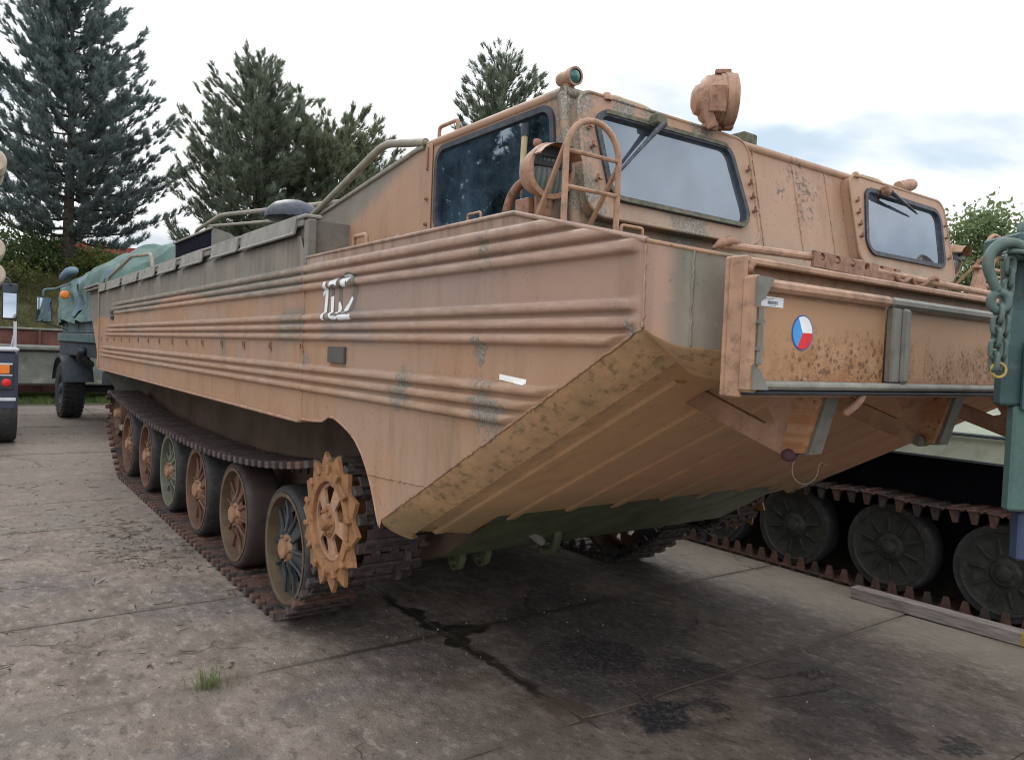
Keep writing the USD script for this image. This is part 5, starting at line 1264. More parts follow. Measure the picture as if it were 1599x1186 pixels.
# ------------------------------------------------------------------ running gear
WHX = [-3.22, -4.33, -5.44, -6.54, -7.67, -8.79]
def road_wheel(parent, x, s, rimm, spokem, hubm, tyrem, cz=0.428, R=0.395, face=-1.515, wid=0.235, rot=0.0, name='road_wheel'):
    """s=1: starboard (faces -Y), s=-1: port; rim is the part, tyre and hub its sub-parts"""
    o = np.array([x, s * face, cz]); ax = np.array([0, -1.0 * s, 0])
    mb = MB()
    mb.rev([(0.338, -wid), (0.345, -wid), (0.345, 0.0), (0.350, 0.006), (0.338, 0.010), (0.322, 0.004), (0.318, -0.02), (0.312, -0.075), (0.30, -0.085)], o, ax, 44)
    rim = obj(name, mb, rimm, parent, smooth=30)
    # dished star of five ribbed spokes
    out = Point(0, 0).buffer(0.318, quad_segs=14)
    cut = []
    for k in range(5):
        a = rot + k * 2 * PI / 5
        tri = Polygon([(0.125 * math.cos(a - 0.22), 0.125 * math.sin(a - 0.22)), (0.125 * math.cos(a + 0.22), 0.125 * math.sin(a + 0.22)), (0.215 * math.cos(a + 0.27), 0.215 * math.sin(a + 0.27)), (0.235 * math.cos(a), 0.235 * math.sin(a)), (0.215 * math.cos(a - 0.27), 0.215 * math.sin(a - 0.27))])
        cut.append(tri.buffer(-0.015).buffer(0.015))
        a2 = a + PI / 5
        tri2 = Polygon([(0.20 * math.cos(a2), 0.20 * math.sin(a2)), (0.285 * math.cos(a2 + 0.13), 0.285 * math.sin(a2 + 0.13)), (0.285 * math.cos(a2 - 0.13), 0.285 * math.sin(a2 - 0.13))])
        cut.append(tri2)
    pg = out.difference(unary_union(cut)).difference(Point(0, 0).buffer(0.05))
    e1, e2, _ = np.eye(3)[0], np.eye(3)[2], None
    t = MB().poly(pg, -0.014, 0.0, (0, 0, 0), X, Z, ax)
    tm = t.tm(); v, f = trimesh.remesh.subdivide_to_size(np.asarray(tm.vertices), np.asarray(tm.faces), 0.06)
    rr_ = np.hypot(v[:, 0], v[:, 2]); v[:, 1] += ax[1] * np.interp(rr_, [0, 0.10, 0.18, 0.30, 0.33], [-0.015, -0.02, -0.055, -0.062, -0.055])
    mb = MB().add(v + o, f)
    for k in range(5):
        for dlt in (0.30, -0.30):
            a = rot + k * 2 * PI / 5 + dlt
            p = [np.array([math.cos(b) * r_, 0, math.sin(b) * r_]) + ax * d_ + o for r_, d_, b in ((0.10, -0.014, a - dlt * 0.05), (0.19, -0.042, a + dlt * 0.02), (0.310, -0.045, a + dlt * 0.25))]
            mb.tube(p, [0.013, 0.010, 0.011], 6)
    obj('spokes', mb, spokem, rim, smooth=35)
    hb = MB().rev([(0.001, 0.030), (0.045, 0.028), (0.062, 0.018), (0.066, 0.0), (0.075, -0.004), (0.09, -0.02), (0.095, -0.045)], o, ax, 20)
    for k in range(6):
        a = k * PI / 3
        q = o + np.array([math.cos(a) * 0.078, 0, math.sin(a) * 0.078]) + ax * -0.012
        hb.cyl(q, q + ax * 0.022, 0.009, n=6)
    obj('hub_cap', hb, hubm, rim, smooth=35)
    obj('tyre', MB().rev([(0.346, -wid), (R - 0.02, -wid - 0.004), (R - 0.003, -wid + 0.015), (R, -wid + 0.05), (R, -0.05), (R - 0.003, -0.018), (R - 0.018, 0.001), (0.365, 0.004), (0.3505, 0.0)], o, ax, 48), tyrem, rim, smooth=40)
    return rim
SPEC = [('wheel_sand', 'wheel_grey', 'hub_tan', 'tyre_rubber'), ('wheel_sand', 'wheel_tan', 'hub_tan', 'tyre_brown'), ('wheel_tan', 'wheel_tan', 'hub_tan', 'tyre_rubber'), ('wheel_pale', 'wheel_pale', 'hub_tan', 'tyre_rubber'), ('wheel_tan', 'wheel_tan', 'hub_tan', 'tyre_rubber'), ('wheel_tan', 'wheel_tan', 'hub_tan', 'tyre_rubber')]
for k, x in enumerate(WHX):
    road_wheel(V, x, 1, *SPEC[k], rot=0.3 + 0.5 * k)
for k, x in enumerate(WHX):
    road_wheel(V, x, -1, *SPEC[(k + 2) % 6], rot=0.1 + 0.4 * k)
for k, x in enumerate(WHX):
    obj('swing_arm', MB().tube([(x, -1.30, 0.43), (x, -1.18, 0.43), (x + 0.28, -1.16, 0.62), (x + 0.28, -1.05, 0.62)], 0.045, 8), 'dark_hull', V, smooth=35)

SPX, SPZ = -2.27, 0.80
def sprocket(s, phi=10.0):
    n = 14; tt = np.linspace(0, 2 * PI, n * 14 + 1)[:-1]
    rad = 0.304 + 0.058 * (1 - np.abs(np.sin(n * tt / 2))) ** 0.85
    out = Polygon(np.stack([rad * np.cos(tt), rad * np.sin(tt)], 1))
    pk = [Point(0.354 * math.cos(k * 2 * PI / n), 0.354 * math.sin(k * 2 * PI / n)).buffer(0.063, quad_segs=6) for k in range(n)]
    pg = out.difference(Point(0, 0).buffer(0.205, quad_segs=20))
    pg = affinity.rotate(pg, phi, origin=(0, 0))
    ax = np.array([0, -1.0 * s, 0]); o = np.array([SPX, s * -1.622, SPZ])
    sp = obj('drive_sprocket', MB().poly(pg.buffer(-0.003, join_style=2), 0, 0.004, o, X, Z, ax).poly(pg, -0.017, -0.0001, o, X, Z, ax), 'sprocket_tan', V, smooth=False)
    obj('toothed_ring', MB().poly(pg, -0.315, -0.285, o, X, Z, ax), 'track_dark', sp, smooth=False)
    mb = MB().rev([(0.262, 0.004), (0.262, 0.012), (0.252, 0.016), (0.225, 0.016), (0.208, 0.010), (0.203, -0.02), (0.200, -0.06), (0.195, -0.30)], o, ax, 36)
    obj('rim_flange', mb, 'sprocket_tan', sp, smooth=35)
    for k in range(n):
        a = math.radians(phi) + (k + 0.5) * 2 * PI / n
        rd = np.array([math.cos(a), 0, math.sin(a)]); tg = np.array([-math.sin(a), 0, math.cos(a)])
        obj('ring_bolt', MB().obox(o + rd * 0.272 + ax * 0.012, [rd, tg, ax], (0.024, 0.015, 0.016), 0.006), 'sprocket_tan', sp)
    disc = Point(0, 0).buffer(0.202, quad_segs=14)
    for k in range(5):
        a = 0.5 + k * 2 * PI / 5
        q = Polygon([(0.095 * math.cos(a - 0.3), 0.095 * math.sin(a - 0.3)), (0.095 * math.cos(a + 0.3), 0.095 * math.sin(a + 0.3)), (0.18 * math.cos(a + 0.38), 0.18 * math.sin(a + 0.38)), (0.187 * math.cos(a), 0.187 * math.sin(a)), (0.18 * math.cos(a - 0.38), 0.18 * math.sin(a - 0.38))])
        disc = disc.difference(q.buffer(-0.012).buffer(0.012))
    t = MB().poly(disc, -0.016, 0.0, (0, 0, 0), X, Z, ax).tm()
    v, f = trimesh.remesh.subdivide_to_size(np.asarray(t.vertices), np.asarray(t.faces), 0.06)
    v[:, 1] += ax[1] * np.interp(np.hypot(v[:, 0], v[:, 2]), [0.07, 0.20], [0.004, -0.012])
    obj('spider', MB().add(v + o, f), 'fitting_tan', sp, smooth=35)
    hb = MB().rev([(0.001, 0.045), (0.035, 0.043), (0.042, 0.03), (0.046, 0.012), (0.078, 0.010), (0.085, 0.0), (0.09, -0.04)], o, ax, 20)
    for k in range(8):
        a = k * PI / 4; q = o + np.array([math.cos(a) * 0.063, 0, math.sin(a) * 0.063]) + ax * 0.008
        hb.cyl(q, q + ax * 0.016, 0.010, n=6)
    obj('hub', hb, 'sprocket_tan', sp, smooth=35)
def idler(s):
    o = np.array([-9.70, s * -1.50, 0.72]); ax = np.array([0, -1.0 * s, 0])
    iw = obj('idler_wheel', MB().rev([(0.0, -0.03), (0.09, -0.03), (0.20, -0.06), (0.25, -0.05), (0.26, 0.0), (0.275, 0.0), (0.275, -0.20), (0.25, -0.20)], o, ax, 32), 'dark_hull', V, smooth=35)
    obj('hub_cap', MB().rev([(0.001, 0.045), (0.05, 0.04), (0.065, 0.02), (0.07, -0.03)], o, ax, 16), 'hub_tan', iw, smooth=35)
    obj('tensioner', MB().box(-9.55, -9.40, min(s * 1.42, s * 1.50), max(s * 1.42, s * 1.50), 0.52, 0.60, 0.01), 'pale_grey_edge', iw)
idler(1); idler(-1)

# track: every link
def link_mesh():
    mb = MB()
    mb.obox((0, 0.006, 0), np.eye(3), (0.050, 0.160, 0.008), 0.003)
    mb.obox((0.012, 0, 0.014), np.eye(3), (0.012, 0.165, 0.009), 0.004)
    for k in range(4):
        mb.tube([(0.058, -0.168 + 0.104 * k - 0.004, 0), (0.058, -0.168 + 0.104 * k + 0.048, 0)], 0.020, 6)
    for k in range(3):
        mb.tube([(-0.058, -0.122 + 0.104 * k - 0.003, 0), (-0.058, -0.122 + 0.104 * k + 0.045, 0)], 0.020, 6)
    mb.obox((0.040, -0.182, 0.0), np.eye(3), (0.030, 0.026, 0.022), 0.005)
    mb.obox((0.03, 0.165, 0.0), np.eye(3), (0.026, 0.012, 0.016), 0.004)
    mb.add([(-0.03, 0.115, -0.008), (0.03, 0.115, -0.008), (0.03, 0.15, -0.008), (-0.03, 0.15, -0.008), (-0.012, 0.125, -0.085), (0.012, 0.125, -0.085), (0.012, 0.14, -0.085), (-0.012, 0.14, -0.085)], [[0, 4, 5, 1], [1, 5, 6, 2], [2, 6, 7, 3], [3, 7, 4, 0], [4, 7, 6, 5]])
    mb.obox((-0.012, -0.085, -0.0095), np.eye(3), (0.007, 0.007, 0.001))
    return mb.tm()
def resample(path, pitch):
    p = np.vstack([path, path[:1]]); L = np.concatenate([[0], np.cumsum(np.linalg.norm(np.diff(p, axis=0), axis=1))])
    n = int(round(L[-1] / pitch)); t = np.arange(n) * L[-1] / n
    q = np.stack([np.interp(t, L, p[:, k]) for k in range(2)], 1)
    q2 = np.stack([np.interp((t + 0.01) % L[-1], L, p[:, k]) for k in range(2)], 1)
    return q, q2 - q
def track_path():
    top = spline(np.array([(-9.70, 0, 1.005), (-9.0, 0, 0.945), (-8.44, 0, 0.905), (-7.29, 0, 0.842), (-6.3, 0, 0.832), (-5.36, 0, 0.832), (-4.6, 0, 0.850), (-3.9, 0, 0.890), (-3.13, 0, 0.968), (-2.52, 0, 1.065)]), 60)[:, [0, 2]]
    a = np.linspace(PI * 0.58, -PI * 0.70, 26)
    fr_ = np.stack([SPX + 0.312 * np.cos(a), SPZ + 0.312 * np.sin(a)], 1)
    fr_ = fr_[fr_[:, 0] > -2.50]
    b1 = np.array([(-2.62, 0.345), (-2.85, 0.165), (-3.0, 0.075), (-3.12, 0.038), (-3.22, 0.028)])
    b2 = np.stack([np.linspace(-3.4, -8.79, 40), np.full(40, 0.026)], 1)
    b3 = np.array([(-8.92, 0.04), (-9.06, 0.085), (-9.25, 0.17), (-9.55, 0.33), (-9.80, 0.47)])
    a = np.linspace(-PI * 0.78 - 0.1, -PI * 1.5, 14)
    b4 = np.stack([-9.70 + 0.287 * np.cos(a), 0.72 + 0.287 * np.sin(a)], 1)
    return np.vstack([top[:-1], fr_, b1, b2, b3, b4[:-1]])
LK = link_mesh()
def lay_track(s, parent, separate, path, yc, mats, lk=LK, pitch=0.137):
    q, tn = resample(path, pitch)
    big = MB(); tr = None
    pins = MB()
    for i in range(len(q)):
        t = unit([tn[i][0], 0, tn[i][1]]); n = np.array([-t[2], 0, t[0]])   # outward normal (path runs clockwise seen from starboard)
        w = np.array([0, 1.0, 0]) * s
        M3 = np.stack([t, w, n])
        v = np.asarray(lk.vertices) @ M3 + [q[i][0], yc, q[i][1]]
        f = np.asarray(lk.faces)
        if np.linalg.det(M3) < 0:
            f = f[:, ::-1]
        if separate:
            if tr is None:
                for j in range(len(q)):
                    tj = unit([tn[j][0], 0, tn[j][1]])
                    c = np.array([q[j][0], yc, q[j][1]]) + tj * 0.0585
                    pins.cyl(c - w * 0.180, c + w * 0.182, 0.009, n=6)
                tr = obj('track', pins, mats[2], parent, smooth=False)
            mm = mats[0] if RNG.random() < 0.6 else mats[1]
            if i < 60 and q[i][1] > 0.75 and q[i][0] < -3.2:
                mm = mats[2] if RNG.random() < 0.5 else mats[1]
            if s == 1 and yc < 0 and q[i][0] > -2.75:
                mm = mats[1]
            obj('track_link', trimesh.Trimesh(v, f, process=False), mm, tr, smooth=False)
        else:
            big.add(v, f)
    if not separate:
        obj('track', big, mats[0], parent, smooth=False)
TP = track_path()
qq, tq = resample(TP, 0.137)
pc = qq + tq / np.linalg.norm(tq, axis=1, keepdims=True) * 0.042 - [SPX, SPZ]
on = (np.hypot(pc[:, 0], pc[:, 1]) < 0.34) & (pc[:, 0] > 0.02)
ang = np.angle(np.mean(np.exp(1j * 14 * np.arctan2(pc[on, 1], pc[on, 0])))) / 14
PHI = math.degrees(ang - PI / 14)
sprocket(1, PHI); sprocket(-1, PHI)
lay_track(1, V, True, TP, -1.40, ('track_rust', 'track_dark', 'track_bare'))
lay_track(-1, V, False, TP, 1.40, ('track_dark',) * 3)
# ================================================================== tracked neighbour on the right
N = thing('tracked_carrier', 'dark green tracked vehicle with solid dished wheels parked close on the right', 'tracked vehicle', (-2.5, 3.9, 0))
NY = 2.50
NW = [-3.90, -3.10, -2.31, -1.49, -0.70, 0.12]
for x in NW:
    o = np.array([x, NY + 0.02, 0.365]); ax = -Y
    w = obj('road_wheel', MB().rev([(0.001, 0.02), (0.035, 0.018), (0.05, 0.01), (0.055, -0.004), (0.085, -0.008), (0.092, -0.02), (0.105, -0.03), (0.24, -0.018), (0.268, -0.01), (0.278, 0.004), (0.285, 0.004), (0.285, -0.18), (0.27, -0.18)], o, ax, 40), 'neighbour_green', N, smooth=35)
    mb = MB()
    for k in range(10):
        a = k * PI / 5 + x
        rd = np.array([math.cos(a), 0, math.sin(a)]); tg = np.cross(rd, ax)
        mb.obox(o + rd * 0.175 + ax * -0.021, [rd, tg, ax], (0.055, 0.010, 0.008), 0.004)
    for k in range(6):
        a = k * PI / 3; q = o + np.array([math.cos(a), 0, math.sin(a)]) * 0.07 + ax * -0.006
        mb.cyl(q, q + ax * 0.012, 0.008, n=6)
    obj('wheel_ribs', mb, 'neighbour_green', w, kind='stuff')
    obj('tyre', MB().rev([(0.286, -0.18), (0.325, -0.175), (0.333, -0.15), (0.333, -0.02), (0.325, 0.0), (0.2855, 0.0)], o, ax, 40), 'tyre_rubber', w, smooth=40)
def nlink():
    mb = MB()
    mb.obox((0, 0, 0), np.eye(3), (0.046, 0.16, 0.008), 0.003)
    mb.tube([(0.055, -0.165, 0), (0.055, 0.165, 0)], 0.014, 6)
    mb.obox((0.0, -0.05, 0.014), np.eye(3), (0.02, 0.10, 0.009), 0.004)
    mb.add([(-0.035, -0.155, -0.008), (0.035, -0.155, -0.008), (0.035, -0.125, -0.008), (-0.035, -0.125, -0.008), (-0.016, -0.15, -0.095), (0.016, -0.15, -0.095), (0.016, -0.13, -0.095), (-0.016, -0.13, -0.095)], [[0, 4, 5, 1], [1, 5, 6, 2], [2, 6, 7, 3], [3, 7, 4, 0], [4, 7, 6, 5]])
    return mb.tm()
a = np.linspace(PI * 0.5, -PI * 0.62, 16); F = np.stack([0.95 + 0.27 * np.cos(a), 0.50 + 0.27 * np.sin(a)], 1)
b = np.linspace(-PI * 0.42, -PI * 1.5, 16); R_ = np.stack([-4.75 + 0.27 * np.cos(b), 0.50 + 0.27 * np.sin(b)], 1)
NP = np.vstack([np.stack([np.linspace(-4.6, 0.8, 40), 0.748 + 0.012 * np.cos(np.linspace(-4.6, 0.8, 40) * 7.7)], 1), F, [(0.45, 0.09), (0.2, 0.03)], np.stack([np.linspace(0.12, -3.9, 30), np.full(30, 0.022)], 1), [(-4.1, 0.04), (-4.4, 0.14)], R_[:-1]])
lay_track(1, N, True, NP, NY + 0.14, ('track_rust', 'track_dark', 'track_rust'), nlink(), 0.128)
for x in (0.95, -4.75):
    obj('idler_wheel' if x < 0 else 'drive_sprocket', MB().rev([(0.001, 0.0), (0.08, 0.0), (0.2, -0.04), (0.24, 0.0), (0.25, -0.2)], (x, NY + 0.03, 0.50), -Y, 28), 'neighbour_green', N, smooth=35)
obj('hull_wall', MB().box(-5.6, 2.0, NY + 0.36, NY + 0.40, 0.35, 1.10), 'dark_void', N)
obj('belly', MB().box(-5.6, 2.0, NY + 0.40, NY + 2.2, 0.35, 0.40), 'truck_dark', N)
mb = MB().add([(-5.8, NY, 1.10), (2.6, NY, 1.10), (2.6, NY + 0.015, 1.26), (-5.8, NY + 0.015, 1.26), (2.4, NY + 0.45, 1.72), (-5.8, NY + 0.45, 1.72)], [[0, 1, 2, 3], [3, 2, 4, 5]])
obj('sponson_side', mb, 'pale_green_paint', N, smooth=False)
obj('sponson_floor', MB().box(-5.8, 2.6, NY + 0.002, NY + 0.40, 1.085, 1.098), 'truck_dark', N)
obj('edge_rail', MB().tube([(-5.8, NY - 0.006, 1.275), (2.55, NY - 0.006, 1.275)], 0.014, 6), 'truck_dark', N, smooth=True)
obj('hull_top', MB().box(-5.8, 2.4, NY + 0.45, NY + 2.3, 1.62, 1.72), 'pale_green_paint', N)
obj('far_side', MB().box(-5.8, 2.4, NY + 2.3, NY + 2.7, 0.45, 1.72), 'neighbour_green', N)
obj('track', MB().box(-4.9, 1.1, NY + 2.3, NY + 2.6, 0.0, 0.44), 'track_dark', N)

# squared timber on the slabs
t = thing('timber_beam', 'grey squared timber with a yellow end mark lying on the slabs before the neighbouring track', 'timber', (-0.6, 2.33, 0))
p0, p1 = np.array([-1.59, 2.25, 0.042]), np.array([0.75, 2.36, 0.042]); dd = unit(p1 - p0); sd_ = np.cross(Z, dd)
obj('beam', MB().obox((p0 + p1) / 2, [dd, sd_, Z], (np.linalg.norm(p1 - p0) / 2, 0.050, 0.042), 0.004), 'timber', t)
q = np.array([-0.46, 2.303, 0.042])
obj('paint_mark', MB().obox(q, [dd, sd_, Z], (0.03, 0.0505, 0.0425), 0.004), 'ring_yellow', t)

# ------------------------------------------------------------------ green tailgate with hook and chain (right edge)
R2 = np.array([0.585, 0.811, 0.0]); R2 /= np.linalg.norm(R2); F2 = np.array([-0.811, 0.585, 0.0]); F2 /= np.linalg.norm(F2)
GO = np.array([0.575, -0.955, 0.0])
def gp(r, f, z):
    return GO + R2 * r + F2 * f + Z * z
t = thing('green_tailgate', 'dark green steel tailgate of a trailer cut off by the right picture edge', 'trailer', gp(0.8, 0.3, 0))
AX = [R2, F2, Z]
obj('tailgate_plate', MB().obox(gp(0.805, 0.02, 1.825), AX, (0.80, 0.02, 0.205), 0.006), 'post_green', t)
obj('lower_skirt', MB().obox(gp(0.835, 0.015, 1.48), AX, (0.795, 0.018, 0.14), 0.006), 'skirt_green', t)
obj('skirt_overlap', MB().obox(gp(0.84, -0.012, 1.70), [unit(R2 * 1.0 + Z * 0.0), F2, Z], (0.79, 0.007, 0.09), 0.003), 'post_green', t)
obj('under_trim', MB().obox(gp(0.880, 0.03, 1.27), AX, (0.80, 0.02, 0.065), 0.006), 'skirt_blue', t)
obj('top_plate', MB().obox(gp(0.82, 0.06, 2.052), AX, (0.805, 0.08, 0.022), 0.006), 'post_green', t)
obj('top_roll', MB().tube([gp(0.045, 0.02, 2.085), gp(0.10, 0.02, 2.10), gp(1.6, 0.02, 2.10)], 0.022, 8), 'canvas_green', t, smooth=True)
obj('bed', MB().obox(gp(1.45, 0.32, 1.30), AX, (0.80, 0.28, 0.06), 0.01), 'post_green', t)
for r in (0.80, 2.15):
    for f in (0.10, 0.52):
        obj('leg', MB().obox(gp(r, f, 0.62), AX, (0.05, 0.05, 0.62), 0.006), 'post_green', t)
obj('chain_peg', MB().cyl(gp(0.035, -0.03, 2.00), gp(0.035, -0.03, 1.90), 0.011, n=10).obox(gp(0.03, -0.035, 2.005), AX, (0.055, 0.03, 0.008), 0.004), 'post_green', t)
# hook
f0 = -0.075
gp0 = gp
def gp(r, f, z):
    return gp0(r - 0.052, f, z)
hk = thing('hook_and_chain', 'heavy green crane hook and chain hanging over the corner of the tailgate', 'hook', gp(-0.05, f0, 1.55))
hp = spline([gp(0.058, f0, 1.992), gp(0.046, f0, 2.019), gp(0.012, f0, 2.034), gp(-0.028, f0, 2.022), gp(-0.046, f0, 1.988), gp(-0.036, f0, 1.945), gp(-0.018, f0, 1.908)], 30)
obj('hook', MB().tube(hp, np.interp(np.linspace(0, 1, 30), [0, 0.1, 0.4, 1], [0.006, 0.012, 0.0145, 0.012]), 10), 'chain_green', hk, smooth=True)
a = np.linspace(0, 2 * PI, 19)[:-1]
obj('hook_eye', MB().tube([gp(-0.012 + 0.021 * math.cos(k), f0, 1.886 + 0.023 * math.sin(k)) for k in a], 0.0115, 9, closed=True), 'chain_green', hk, smooth=True)
def chain_link(c, ax1, ax2, L=0.0225, W=0.0125, r=0.0066):
    p = []
    for k in np.linspace(0, 2 * PI, 21)[:-1]:
        p.append(c + ax1 * (math.sin(k) * W + math.copysign(L - W, math.sin(k)) if abs(math.sin(k)) > 1e-6 else 0) + ax2 * math.cos(k) * W)
    return MB().tube(p, r, 7, closed=True)
for k in range(5):
    obj('chain_link', chain_link(gp(-0.011 - 0.001 * k, f0, 1.856 - k * 0.0305), Z, R2 if k % 2 else F2), 'chain_green', hk, smooth=True)
for k in range(9):
    obj('chain_link', chain_link(gp(0.018 - 0.001 * k, f0 + 0.012, 1.980 - k * 0.0305), Z, F2 if k % 2 else unit(R2 + F2 * 0.3)), 'chain_green', hk, smooth=True)
for k in range(4):
    c = gp(0.030 + 0.022 * k, f0 + 0.004 + 0.012 * k, 2.012 + 0.004 * (k % 2))
    obj('chain_link', chain_link(c, unit(R2 + F2 * 0.2), Z if k % 2 else F2), 'chain_green', hk, smooth=True)
obj('end_ring', MB().tube([gp(0.000 + 0.018 * math.cos(k), f0 + 0.004, 1.712 + 0.018 * math.sin(k)) for k in a], 0.0040, 8, closed=True), 'ring_yellow', hk, smooth=True)

# ------------------------------------------------------------------ tarpaulined truck behind the transporter
T = thing('tarpaulined_truck', 'military truck under a blue-green tarpaulin parked behind the transporter stern', 'truck', (-15.6, 0, 0))
UsdGeom.Xform(T).AddRotateZOp().Set(3.2)
T.GetAttribute('xformOp:translate').Set(Gf.Vec3d(-15.6, 0.12, 0))
def truck_wheel(parent, x, y, R=0.60, w=0.36, s=-1, seed=0):
    o = np.array([x, y, R]); ax = Y * s
    tw = obj('wheel', MB().rev([(0.001, 0.02), (0.09, 0.02), (0.11, -0.02), (0.22, -0.06), (0.28, -0.03), (0.30, 0.0), (0.31, -0.02), (0.31, -w)], o, ax, 32), 'truck_dark', parent, smooth=35)
    obj('tyre', MB().rev([(0.30, -w), (R - 0.08, -w - 0.02), (R - 0.015, -w + 0.03), (R - 0.01, -w / 2), (R - 0.015, -0.03), (R - 0.08, 0.02), (0.30, 0.0)], o, ax, 40), 'tyre_rubber', tw, smooth=40)
    mb = MB()
    for k in range(34):
        a = k * 2 * PI / 34
        for j in (0, 1):
            a2 = a + j * PI / 34
            rd = np.array([math.cos(a2), 0, math.sin(a2)]); tg = np.cross(ax, rd)
            mb.obox(o + rd * (R - 0.012) - ax * (0.06 + 0.24 * j * w / 0.36), [rd, unit(tg + ax * 0.25 * (1 if j else -1)), ax], (0.018, 0.022, 0.075 * w / 0.36), 0.004)
    obj('tread_blocks', mb, 'tyre_rubber', tw, smooth=False, kind='stuff')
for x in (-17.3, -13.55):
    truck_wheel(T, x, -1.50 if x < -15 else -1.02)
    truck_wheel(T, x, 1.05, s=1)
obj('chassis', MB().box(-18.4, -12.7, -0.5, 0.5, 0.65, 0.95, 0.02), 'truck_dark', T)
for x in (-17.3, -13.55):
    obj('axle', MB().cyl((x, -1.2, 0.6), (x, 1.2, 0.6), 0.09, n=12), 'truck_dark', T, smooth=35)
    if x > -15:
        continue
    mb = MB().grid(lambda a, y: (x + 0.78 * math.cos(a), y, 0.60 + 0.72 * math.sin(a)), np.linspace(0.25, PI - 0.25, 10), [-1.55, -1.0])
    mb.grid(lambda a, y: (x + 0.78 * math.cos(a), -1.55, 0.60 + (0.72 + y) * math.sin(a)), np.linspace(0.25, PI - 0.25, 10), [-0.05, 0.0])
    obj('mudguard', mb, 'truck_dark', T, smooth=40)
obj('bed_frame', MB().box(-18.3, -12.9, -1.42, 1.25, 1.60, 1.78, 0.015), 'truck_blue_green', T)
obj('side_skirt', MB().box(-18.3, -12.9, -1.38, -1.30, 1.33, 1.598, 0.01), 'truck_dark', T)
for x in np.arange(-18.1, -13, 0.62):
    obj('drop_side_board', MB().box(x, x + 0.59, -1.36, -1.32, 1.79, 2.20, 0.01), 'truck_blue_green', T)
# draped tarpaulin
def tarp(u, v):
    x = -18.35 + 5.6 * u
    prof_y = np.interp(v, [0, 0.30, 0.36, 0.62, 0.80, 1.0], [-1.45, -1.30, -1.22, -0.15, 0.9, 1.2])
    prof_z = np.interp(v, [0, 0.30, 0.36, 0.62, 0.80, 1.0], [2.02, 2.88, 3.0, 3.62, 3.10, 2.0])
    n = meshkit.fbm(np.array([x * 1.9, v * 7, 1.0]), 4, 8) - 0.5
    rdg = abs(math.sin(x * 1.55)) ** 0.6
    return (x + n * 0.16, prof_y - n * 0.34, prof_z + n * 0.22 - (1 - rdg) * 0.26 * (0.3 + 0.7 * math.sin(v * PI)))
tp = obj('tarpaulin', MB().grid(tarp, np.linspace(0, 1, 60), np.linspace(0, 1, 44)), 'canvas_green', T, smooth=True)
def endcap(u, v):
    y, z = tarp(0.0 if u0 == 0 else 1.0, v)[1:]
    return (tarp(float(u0), v)[0] + (0.02 if u0 else -0.02) * (1 - u), y * u + 0.0 * (1 - u), 2.0 + (z - 2.0) * u)
for u0 in (0, 1):
    obj('tarpaulin_end', MB().grid(endcap, np.linspace(0, 1, 10), np.linspace(0, 1, 44)), 'canvas_green', tp, smooth=True)
obj('tarpaulin_fold', MB().grid(lambda u, v: np.array(tarp(0.30 + 0.10 * u + 0.02 * math.sin(9 * v), 0.05 + 0.57 * v)) + [0, -0.02, 0.025], np.linspace(0, 1, 6), np.linspace(0, 1, 24)), 'canvas_blue', tp, smooth=True)
obj('tarpaulin_fold', MB().grid(lambda u, v: np.array(tarp(0.72 + 0.06 * u + 0.02 * math.sin(7 * v), 0.0 + 0.6 * v)) + [0, -0.02, 0.02], np.linspace(0, 1, 6), np.linspace(0, 1, 24)), 'canvas_blue', tp, smooth=True)
obj('rolled_corner', MB().tube(spline([(-17.9, -1.42, 2.95), (-17.6, -1.34, 3.08), (-17.2, -1.26, 3.10)], 10), [0.06, 0.09, 0.1, 0.1, 0.11, 0.1, 0.1, 0.09, 0.08, 0.05], 9), 'canvas_blue', tp, smooth=True)
mr = obj('mirror_arm', MB().tube(bend([(-17.3, -1.30, 2.86), (-17.2, -1.66, 2.68), (-17.15, -1.86, 2.66), (-17.15, -1.86, 2.52)], 0.06, 4), 0.022, 7), 'truck_blue_green', T, smooth=True)
obj('mirror_housing', MB().box(-17.19, -17.15, -1.98, -1.70, 1.98, 2.50, 0.015), 'truck_dark', mr)
obj('mirror', MB().box(-17.147, -17.140, -1.965, -1.715, 2.0, 2.48), 'mirror_glass', mr)
obj('lower_stay', MB().cyl((-17.17, -1.84, 1.98), (-17.2, -1.40, 1.84), 0.012, n=6), 'truck_dark', mr)
obj('marker_light', MB().rev([(0.001, 0.05), (0.06, 0.045), (0.085, 0.02), (0.09, -0.03), (0.001, -0.035)], (-17.15, -1.47, 2.58), X, 16), 'lamp_orange', T, smooth=35)
obj('exhaust_pipe', MB().tube(spline([(-16.4, -1.1, 1.15), (-15.8, -1.38, 1.3), (-15.2, -1.45, 1.45)], 10), 0.08, 10), 'truck_dark', T, smooth=True)
obj('rear_flap', MB().box(-12.86, -12.80, -1.36, -0.95, 0.22, 1.55, 0.01), 'canvas_blue', T)

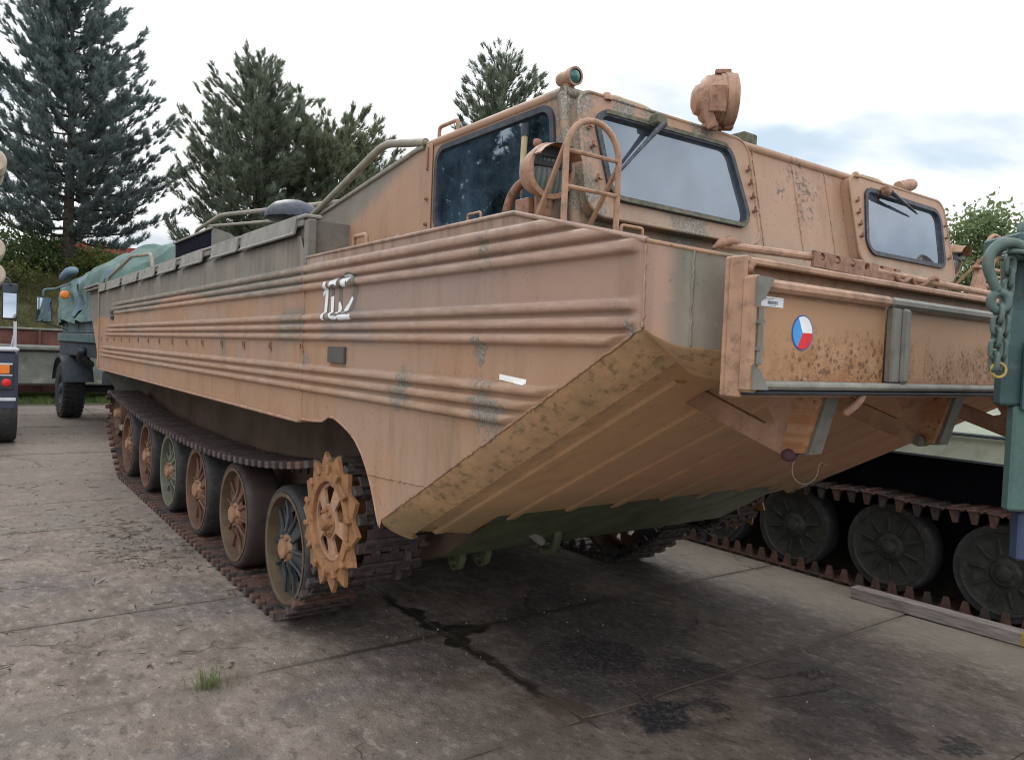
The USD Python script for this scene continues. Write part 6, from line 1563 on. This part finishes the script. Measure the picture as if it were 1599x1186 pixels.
# ------------------------------------------------------------------ dark vehicle cut by the left edge
D = thing('dark_truck', 'dark navy truck seen from behind with orange and red rear lamps at the left edge', 'truck', (-13.8, -3.7, 0))
obj('rear_wing', MB().box(-13.6, -12.52, -4.9, -2.46, 0.52, 1.44, 0.05), 'navy_paint', D)
obj('wing_top', MB().box(-13.6, -12.50, -4.9, -2.45, 1.441, 1.50, 0.025), 'grey_white_trim', D)
obj('white_stripe', MB().box(-12.517, -12.510, -4.8, -2.49, 0.685, 0.735), 'grey_white_trim', D)
lp = obj('lamp_cluster', MB().box(-12.518, -12.49, -2.95, -2.535, 0.86, 1.27, 0.01), 'truck_dark', D)
obj('orange_lens', MB().box(-12.489, -12.475, -2.90, -2.575, 1.10, 1.235, 0.006), 'lamp_orange', lp)
obj('red_lens', MB().rev([(0.001, 0.018), (0.05, 0.014), (0.062, 0.0)], (-12.489, -2.615, 0.965), X, 18), 'lamp_red', lp, smooth=True)
obj('lamp_rim', MB().box(-12.489, -12.482, -2.94, -2.54, 1.238, 1.262).box(-12.489, -12.482, -2.94, -2.54, 1.07, 1.09), 'grey_white_trim', lp)
o = np.array([-13.02, -2.47, 0.50])
tw = obj('wheel', MB().rev([(0.30, -0.34), (0.46, -0.35), (0.495, -0.30), (0.50, -0.17), (0.495, -0.03), (0.46, 0.01), (0.30, 0.0), (0.15, -0.05), (0.001, -0.04)], o, Y, 36), 'tyre_rubber', D, smooth=40)
obj('frame_rail', MB().box(-18.5, -13.6, -4.6, -3.0, 0.6, 0.95, 0.02), 'navy_paint', D)
obj('cab', MB().box(-18.6, -16.6, -5.2, -3.05, 0.9, 3.0, 0.08), 'navy_paint', D)
obj('load_bed', MB().box(-16.4, -12.7, -5.2, -3.05, 1.52, 2.3, 0.03), 'navy_paint', D)
for y in (-3.2, -4.6):
    obj('wheel', MB().rev([(0.001, 0.02), (0.25, 0.0), (0.30, 0.02), (0.47, 0.01), (0.50, -0.03), (0.50, -0.3)], (-17.6, y + 0.15, 0.5), Y, 28), 'tyre_rubber', D, smooth=40)
m2 = obj('mirror_arm', MB().tube(bend([(-16.9, -3.05, 2.78), (-16.8, -2.62, 2.86), (-16.75, -2.42, 2.80), (-16.75, -2.40, 2.68)], 0.06, 4), 0.02, 7), 'truck_dark', D, smooth=True)
obj('mirror_housing', MB().box(-16.80, -16.755, -2.54, -2.28, 2.0, 2.72, 0.02), 'truck_dark', m2)
obj('mirror', MB().box(-16.752, -16.745, -2.52, -2.30, 2.03, 2.52), 'mirror_glass', m2)
# rolled beige canvas strapped along that truck
for k, (z, x, lab) in enumerate(((2.60, -12.9, 'beige canvas roll at the left edge, lowest of three above the lamps'), (2.99, -12.9, 'beige canvas roll at the left edge, middle of three'), (4.30, -12.9, 'beige canvas roll at the left edge, highest of three, beside the pine'))):
    o = np.array([x, -2.84 if k else -2.83, z]); t = thing('canvas_roll', lab, 'canvas roll', o)
    obj('roll', MB().rev([(0.001, 0.0), (0.07, -0.005), (0.10, 0.005), (0.16, 0.0), (0.185, -0.03), (0.19, -1.6), (0.001, -1.62)], o + X * 0.4, X, 22), 'beige_canvas', t, smooth=40)
    obj('strap', MB().rev([(0.192, -0.55), (0.198, -0.55), (0.198, -0.60), (0.192, -0.60)], o + X * 0.4, X, 22), 'canvas_green', t, smooth=40)
obj('roll_rack', MB().box(-14.0, -12.4, -3.10, -3.04, 1.5, 4.6, 0.01), 'navy_paint', D)
